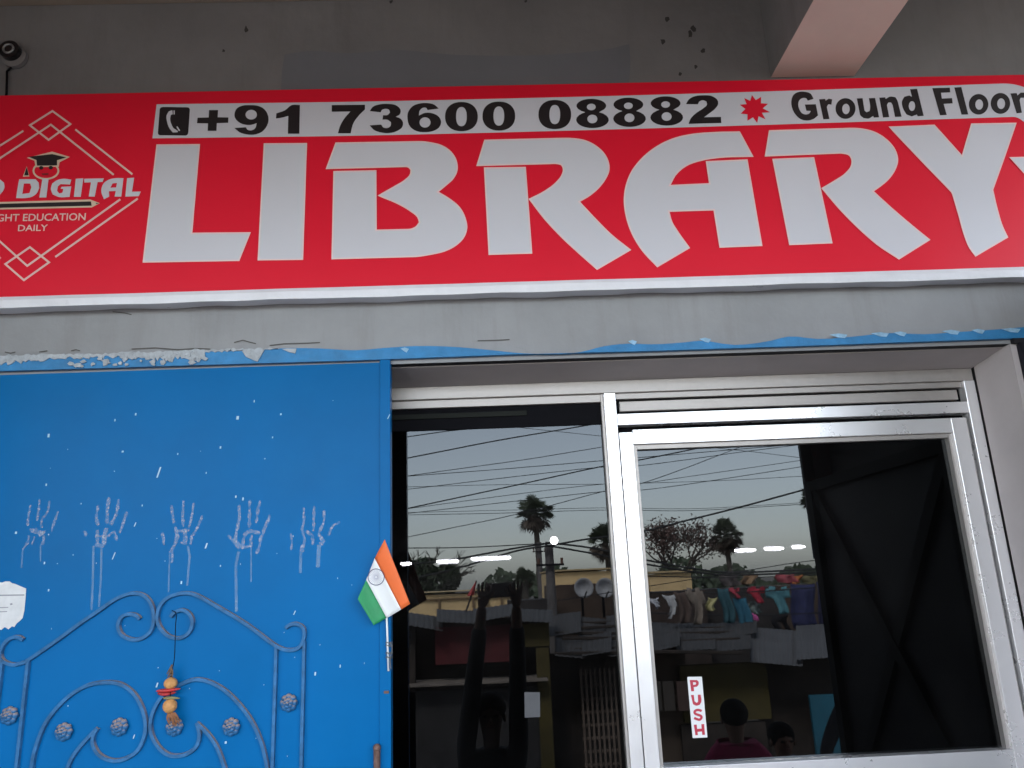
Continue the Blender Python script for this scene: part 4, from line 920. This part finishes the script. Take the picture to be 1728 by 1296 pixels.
# --- palms
m_palm = mat('palm_leaf', (.045,.060,.030), .6, var=.35, scale=2); m_dead = mat('dead_palm_leaf', (.075,.055,.040), .85, var=.35, scale=2)
def palm(x, yc, D, hgt_px, label, seed, r=1.0, dead=1.0):
    rnd = random.Random(seed); c = street(x, yc, D); R_ = hgt_px*.77e-3*D/2*r
    p = thing('palm_tree', (c.x, c.y, GZ), label, 'palm')
    MB().tube(catmull([(c.x+.3, c.y, GZ), (c.x+.1, c.y, GZ+(c.z-GZ)*.5), (c.x, c.y, c.z)], 5), [.28]*5+[.2]*6, 8).build('trunk', m_bark, p)
    for nm, m_, cnt, lo_, hi_ in (('crown', m_palm, 34, -.25, 1.0), ('dead_skirt', m_dead, int(16*dead), -1.0, -.35)):
        mb = MB()
        for k_ in range(cnt):
            az = rnd.uniform(0, 2*pi); el = math.asin(rnd.uniform(lo_, hi_)); d = Vector((cos(az)*cos(el), sin(az)*cos(el), sin(el)))
            L1 = R_*rnd.uniform(.45,.62); hub = c+d*L1; mb.tube([c, hub], .03, 4)
            sd_ = d.cross(Vector((0,0,1))); sd_ = sd_.normalized() if sd_.length > .05 else Vector((1,0,0)); u_ = sd_.cross(d); tw = rnd.uniform(-.7,.7); sd_, u_ = sd_*cos(tw)+u_*sin(tw), u_*cos(tw)-sd_*sin(tw)
            fr_ = R_*rnd.uniform(.38,.5); nb = 13
            for b_ in range(nb):
                an = radians(-115+230*b_/(nb-1)); e = d*cos(an)+sd_*sin(an); n_ = e.cross(u_)*fr_*.085; tip = hub+e*fr_*rnd.uniform(.85,1.05)-Vector((0,0,fr_*.12)); mid = hub+e*fr_*.55
                mb.add([hub, mid-n_, tip, mid+n_], [(0,1,2,3)])
        mb.build(nm, m_, p)
palm(903, 866, 58, 74, 'tall fan palm standing clear behind the thin utility pole', 3)
palm(1022, 915, 62, 76, 'fan palm half hidden behind the window mullion', 5)
palm(1224, 905, 60, 70, 'fan palm with thick dead skirt above the hanging clothes', 8, dead=2)
palm(1378, 842, 56, 60, 'fan palm peeping out behind the hanging grey board', 11)
palm(884, 978, 46, 46, 'small ragged palm behind the brown hut box', 14, dead=.3)
# --- broad-leaved trees
def tree(x0, x1, y0, y1, D, label, n, leaf, m_l, seed, sparse=False):
    rnd = random.Random(seed); c = street((x0+x1)/2, (y0+y1)/2, D); rx = (x1-x0)/2*.77e-3*D; rz = (y1-y0)/2*.77e-3*D
    t_ = thing('leafy_tree', (c.x, c.y, GZ), label, 'tree'); mb = MB(); tips_ = []
    base_ = Vector((c.x, c.y, GZ)); fork = Vector((c.x, c.y, c.z-rz*(.9 if not sparse else 1.0)))
    mb.tube([base_, fork], [.22, .14], 8)
    def grow(p, d, L, r_, dep):
        e = p+d*L; mb.tube([p, (p+e)/2+Vector((rnd.uniform(-1,1),0,rnd.uniform(-1,1)))*L*.08, e], [r_, r_*.8, r_*.6], 5); tips_.append(e); tips_.append((p+e)/2)
        if dep == 0: return
        for k_ in range(3 if dep > 1 else 4):
            nd = (d+Vector((rnd.uniform(-1,1), rnd.uniform(-.8,.8), rnd.uniform(-.5,.8)))*.85).normalized(); grow(e, nd, L*rnd.uniform(.55,.8), r_*.6, dep-1)
    for k_ in range(5):
        a = 2*pi*k_/5+rnd.random(); grow(fork, Vector((cos(a)*rx, sin(a)*rx*.6, rz*1.1)).normalized(), (rx+rz)*.42, .075, 3)
    mb.build('trunk', m_bark, t_)
    mb = MB()
    inside = [q for q in tips_ if ((q.x-c.x)/rx)**2+((q.z-c.z)/rz)**2 < 1.25] or tips_
    for k_ in range(n):
        if sparse: ctr = rnd.choice(inside)+Vector((rnd.gauss(0,.25),rnd.gauss(0,.25),rnd.gauss(0,.2)))
        else:
            while True:
                q = Vector((rnd.uniform(-1,1), rnd.uniform(-1,1), rnd.uniform(-1,1)))
                if q.length < 1 and (sin(q.x*7+seed)+sin(q.z*6)+sin(q.y*8+q.x*4) > -.5): break
            ctr = c+Vector((q.x*rx, q.y*rx*.7, q.z*rz))
        a = Vector((rnd.uniform(-1,1), rnd.uniform(-1,1), rnd.uniform(-1,1))).normalized(); b = a.orthogonal().normalized(); s_ = leaf*rnd.uniform(.6,1.3)
        mb.add([ctr-a*s_, ctr+b*s_*.45, ctr+a*s_, ctr-b*s_*.45], [(0,1,2,3)])
    mb.build('crown', m_l, t_)
m_leaf = mat('dark_leaf', (.045,.065,.035), .6, var=.4, scale=1); m_leaf2 = mat('reddish_leaf', (.11,.065,.055), .7, var=.4, scale=1)
tree(660, 775, 945, 1012, 34, 'dense dark leafy tree behind the long cream house', 5200, .16, m_leaf, 21)
tree(1095, 1190, 872, 985, 36, 'thin straggly tree with sparse reddish leaves above the small cream house', 2600, .075, m_leaf2, 22, True)
# distant belt of trees
mb = MB(); rnd = random.Random(5)
for k_ in range(9000):
    x = rnd.uniform(-110, 110); h = 2.6+1.2*sin(x*.31)+.9*sin(x*.83+1); z = GZ+rnd.random()**.7*h*1.0; c_ = Vector((x, -95+rnd.uniform(-3,3), z)); a = Vector((rnd.uniform(-1,1), rnd.uniform(-.3,.3), rnd.uniform(-1,1))).normalized(); b = Vector((-a.z, 0, a.x)); s_ = rnd.uniform(.3,.7)
    mb.add([c_-a*s_, c_+b*s_*.6, c_+a*s_, c_-b*s_*.6], [(0,1,2,3)])
tag(mb.build('distant_trees', m_leaf), 'far belt of low dark trees along the horizon', 'trees', kind='stuff')

# ================================================================== PEOPLE
m_skin = mat('brown_skin', (.16,.085,.055), .6, var=.1, scale=10); m_hair = mat('black_hair', (.006,.005,.005), .85, bump=.4, bscale=90, spec=.12)
def skin(name, V, Ed, m, parent, root=0, sub=2):
    off = wloc(parent); me = bpy.data.meshes.new(name); me.from_pydata([tuple(Vector(v[0])-off) for v in V], Ed, []); me.update()
    o = bpy.data.objects.new(name, me); COL.objects.link(o); o.parent = parent; me.materials.append(m)
    s_ = o.modifiers.new('skin','SKIN'); s_.use_smooth_shade = True
    if not me.skin_vertices: 
        bm = bmesh.new(); bm.from_mesh(me); bm.verts.layers.skin.verify(); bm.to_mesh(me); bm.free()
    for i, v in enumerate(V):
        d = me.skin_vertices[0].data[i]; r_ = v[1]; d.radius = r_ if isinstance(r_, tuple) else (r_, r_); d.use_root = (i == root)
    sb_ = o.modifiers.new('sub','SUBSURF'); sb_.levels = sub; sb_.render_levels = sub
    return o
def person(base, H, label, shirt, trous, hands, face=1, lean=0., headdrop=0.):
    """face=+1 looks towards +Y; hands = two world points"""
    b = Vector(base); h = H; F = Vector((0, face, 0)); X = Vector((1, 0, 0))
    p = thing('person', b, label, 'person'); Z = lambda k_: Vector((0,0,h*k_))
    pel, ch_, nk = b+Z(.53), b+Z(.72)+F*lean*.5, b+Z(.83)+F*lean
    hdc = nk+Z(.085)+F*.02-Z(headdrop)
    V = [(pel,(.13*h/1.7,.10)),(b+Z(.62),(.10,.08)),(ch_,(.11,.08)),(nk-Z(.02),(.05,.05)),(nk+Z(.01),.048),(hdc-Z(.012),(.072,.085)),(hdc+Z(.025),(.078,.092)),(hdc+Z(.052),(.055,.07))]
    Ed = [(0,1),(1,2),(2,3),(3,4),(4,5),(5,6),(6,7)]
    SV = [(pel-Z(.01),(.145,.115)),(b+Z(.62),(.135,.105)),(ch_,(.16,.115)),(nk-Z(.02),(.10,.095)),(nk-Z(.004),(.066,.066))]; SE = [(0,1),(1,2),(2,3),(3,4)]
    for s_, hp in ((-1, hands[0]), (1, hands[1])):
        sh = ch_+X*s_*.155*h/1.7+Z(.075); hp = Vector(hp); el = (sh+hp)/2; gap = hp-sh; up_ = .30*h/1.7
        bend = math.sqrt(max(0, up_**2-(gap.length/2)**2)); el = el+(X*s_*.75+Vector((0,0,-.5))-F*.1).normalized()*bend
        k_ = len(V); V += [(sh,.055),(el,.042),(hp,.030)]; Ed += [(2,k_),(k_,k_+1),(k_+1,k_+2)]
        q = len(SV); SV += [(sh,.066),(el,.054),(el.lerp(hp,.75),.046)]; SE += [(2,q),(q,q+1),(q+1,q+2)]
        # palm and five fingers
        d = (hp-el).normalized(); side = d.cross(F); side = side.normalized() if side.length > .1 else X; pm = hp+d*.045
        HV = [(hp-d*.02,.026),(pm,(.034,.016)),(pm+d*.03,(.036,.014))]; HE = [(0,1),(1,2)]
        for fi in range(4):
            o_ = side*(fi-1.5)*.019; Lf = (.062,.074,.070,.055)[fi]; n_ = len(HV)
            HV += [(pm+d*.032+o_,.0085),(pm+d*(.032+Lf*.5)+o_*1.1+F*.012,.008),(pm+d*(.032+Lf*.8)+o_*1.1+F*.034,.007)]; HE += [(2,n_),(n_,n_+1),(n_+1,n_+2)]
        n_ = len(HV); HV += [(pm-side*s_*-.03,.010),(pm+side*s_*.052+d*.025+F*.01,.0085),(pm+side*s_*.056+d*.05+F*.02,.0075)]; HE += [(1,n_),(n_,n_+1),(n_+1,n_+2)]
        skin('hand', HV, HE, m_skin, p, 1, 1)
    TV = [(pel,(.15,.115))]; TE = []
    for s_ in (-1, 1):
        hip, kn, an = pel+X*s_*.085-Z(.03), b+X*s_*.10+Z(.285)+F*.02, b+X*s_*.11+Z(.045); k_ = len(V)
        V += [(hip,.085),(kn,.056),(an,.038),(an+F*.13-Z(.022),(.040,.026))]; Ed += [(0,k_),(k_,k_+1),(k_+1,k_+2),(k_+2,k_+3)]
        q = len(TV); TV += [(hip,.098),(kn,.072),(an+Z(.012),.058)]; TE += [(0,q),(q,q+1),(q+1,q+2)]
    skin('body', V, Ed, m_skin, p); skin('shirt', SV, SE, shirt, p); skin('trousers', TV, TE, trous, p)
    MB().ball(hdc+Z(.030)-F*.022, (.092,.098,.088), 14, 10).build('hair', m_hair, p, True)
    mb = MB(); mb.ball(hdc+F*.096-Z(.002), (.012,.018,.020), 8, 6); mb.build('nose', m_skin, p, True)
    for s_ in (-1, 1):
        MB().ball(hdc+F*.086+X*s_*.031+Z(.012), (.014,.008,.008), 8, 6).build('eye', m_hair, p, True); MB().ball(hdc+X*s_*.080, (.010,.018,.028), 8, 6).build('ear', m_skin, p, True)
    MB().ball(hdc+F*.084-Z(.022), (.024,.008,.007), 8, 6).build('mouth', mat('lips', (.14,.05,.045), .5), p, True)
    return p
m_blk = mat('black_cotton', (.010,.010,.013), .85, var=.3, scale=12); m_dkt = mat('dark_trousers', (.02,.02,.026), .85, var=.3, scale=12)
person((-.03,-.42,GZ), 1.70, 'person in black raising a phone toward the glass', m_blk, m_dkt, ((-.055,-.05,1.44),(.135,-.05,1.44)), 1, .02)
ph = thing('phone', (.045,-.016,1.478), 'black phone held up in both hands toward the glass', 'phone')
box('case', -.035, .125, -.028, -.016, 1.478, 1.556, mat('black_phone', (.01,.01,.012), .3), ph, .003)
def at_street(x, y, D): q = street(x, y, D); return q
q = street(1236, 1180, 5.4); person((q.x, q.y, GZ), 1.50, 'person in a pink top standing in the street behind the PUSH sticker', mat('pink_cotton', (.30,.02,.08), .85, var=.2), m_dkt, ((q.x-.26,q.y+.12,.05),(q.x+.24,q.y+.15,.02)), -1)
q = street(1316, 1225, 5.7); person((q.x, q.y, GZ), 1.28, 'shorter person in a slate blue shirt beside the one in pink', mat('slate_cotton', (.10,.11,.17), .85, var=.2), m_dkt, ((q.x-.24,q.y+.1,-.05),(q.x+.24,q.y+.16,.0)), 1)
q = street(1440, 1150, 6.4); person((q.x, q.y, GZ), 1.55, 'person in dark clothes near the teal shutter behind the gate leaf', m_blk, m_dkt, ((q.x-.24,q.y+.1,.05),(q.x+.25,q.y+.1,.05)), 1)
# --- more of the row, beyond the stall and beyond the gate leaf
for x0, x1, lab in ((180, 420, 'low dark hut with tin roof two doors along from the red stall'), (430, 672, 'low brown hut with tin roof next to the red stall'), (1480, 1800, 'low hut with tin roof past the teal shutter')):
    q = street((x0+x1)/2, 1150, 9.6); h = thing('roadside_hut', (q.x, q.y, GZ), lab, 'hut')
    shear_roof('roof_sheet', h, x0, x1, 1036, 11.4, 1072, 9.2, m_tin, 3)
    sbox('wall', x0+4, x1-4, 1062, 1296, 9.7, .1, m_mud if x0 == 430 else m_brown, h, GZ)
    sbox('door', x0+60, x0+110, 1110, 1296, 9.62, .04, mat('plank_door', (.07,.05,.035), .8, var=.4), h, GZ)
    sbox('shutter', x0+140, x0+200, 1120, 1190, 9.62, .04, mat('faded_green_shutter', (.05,.08,.06), .8, var=.4), h)
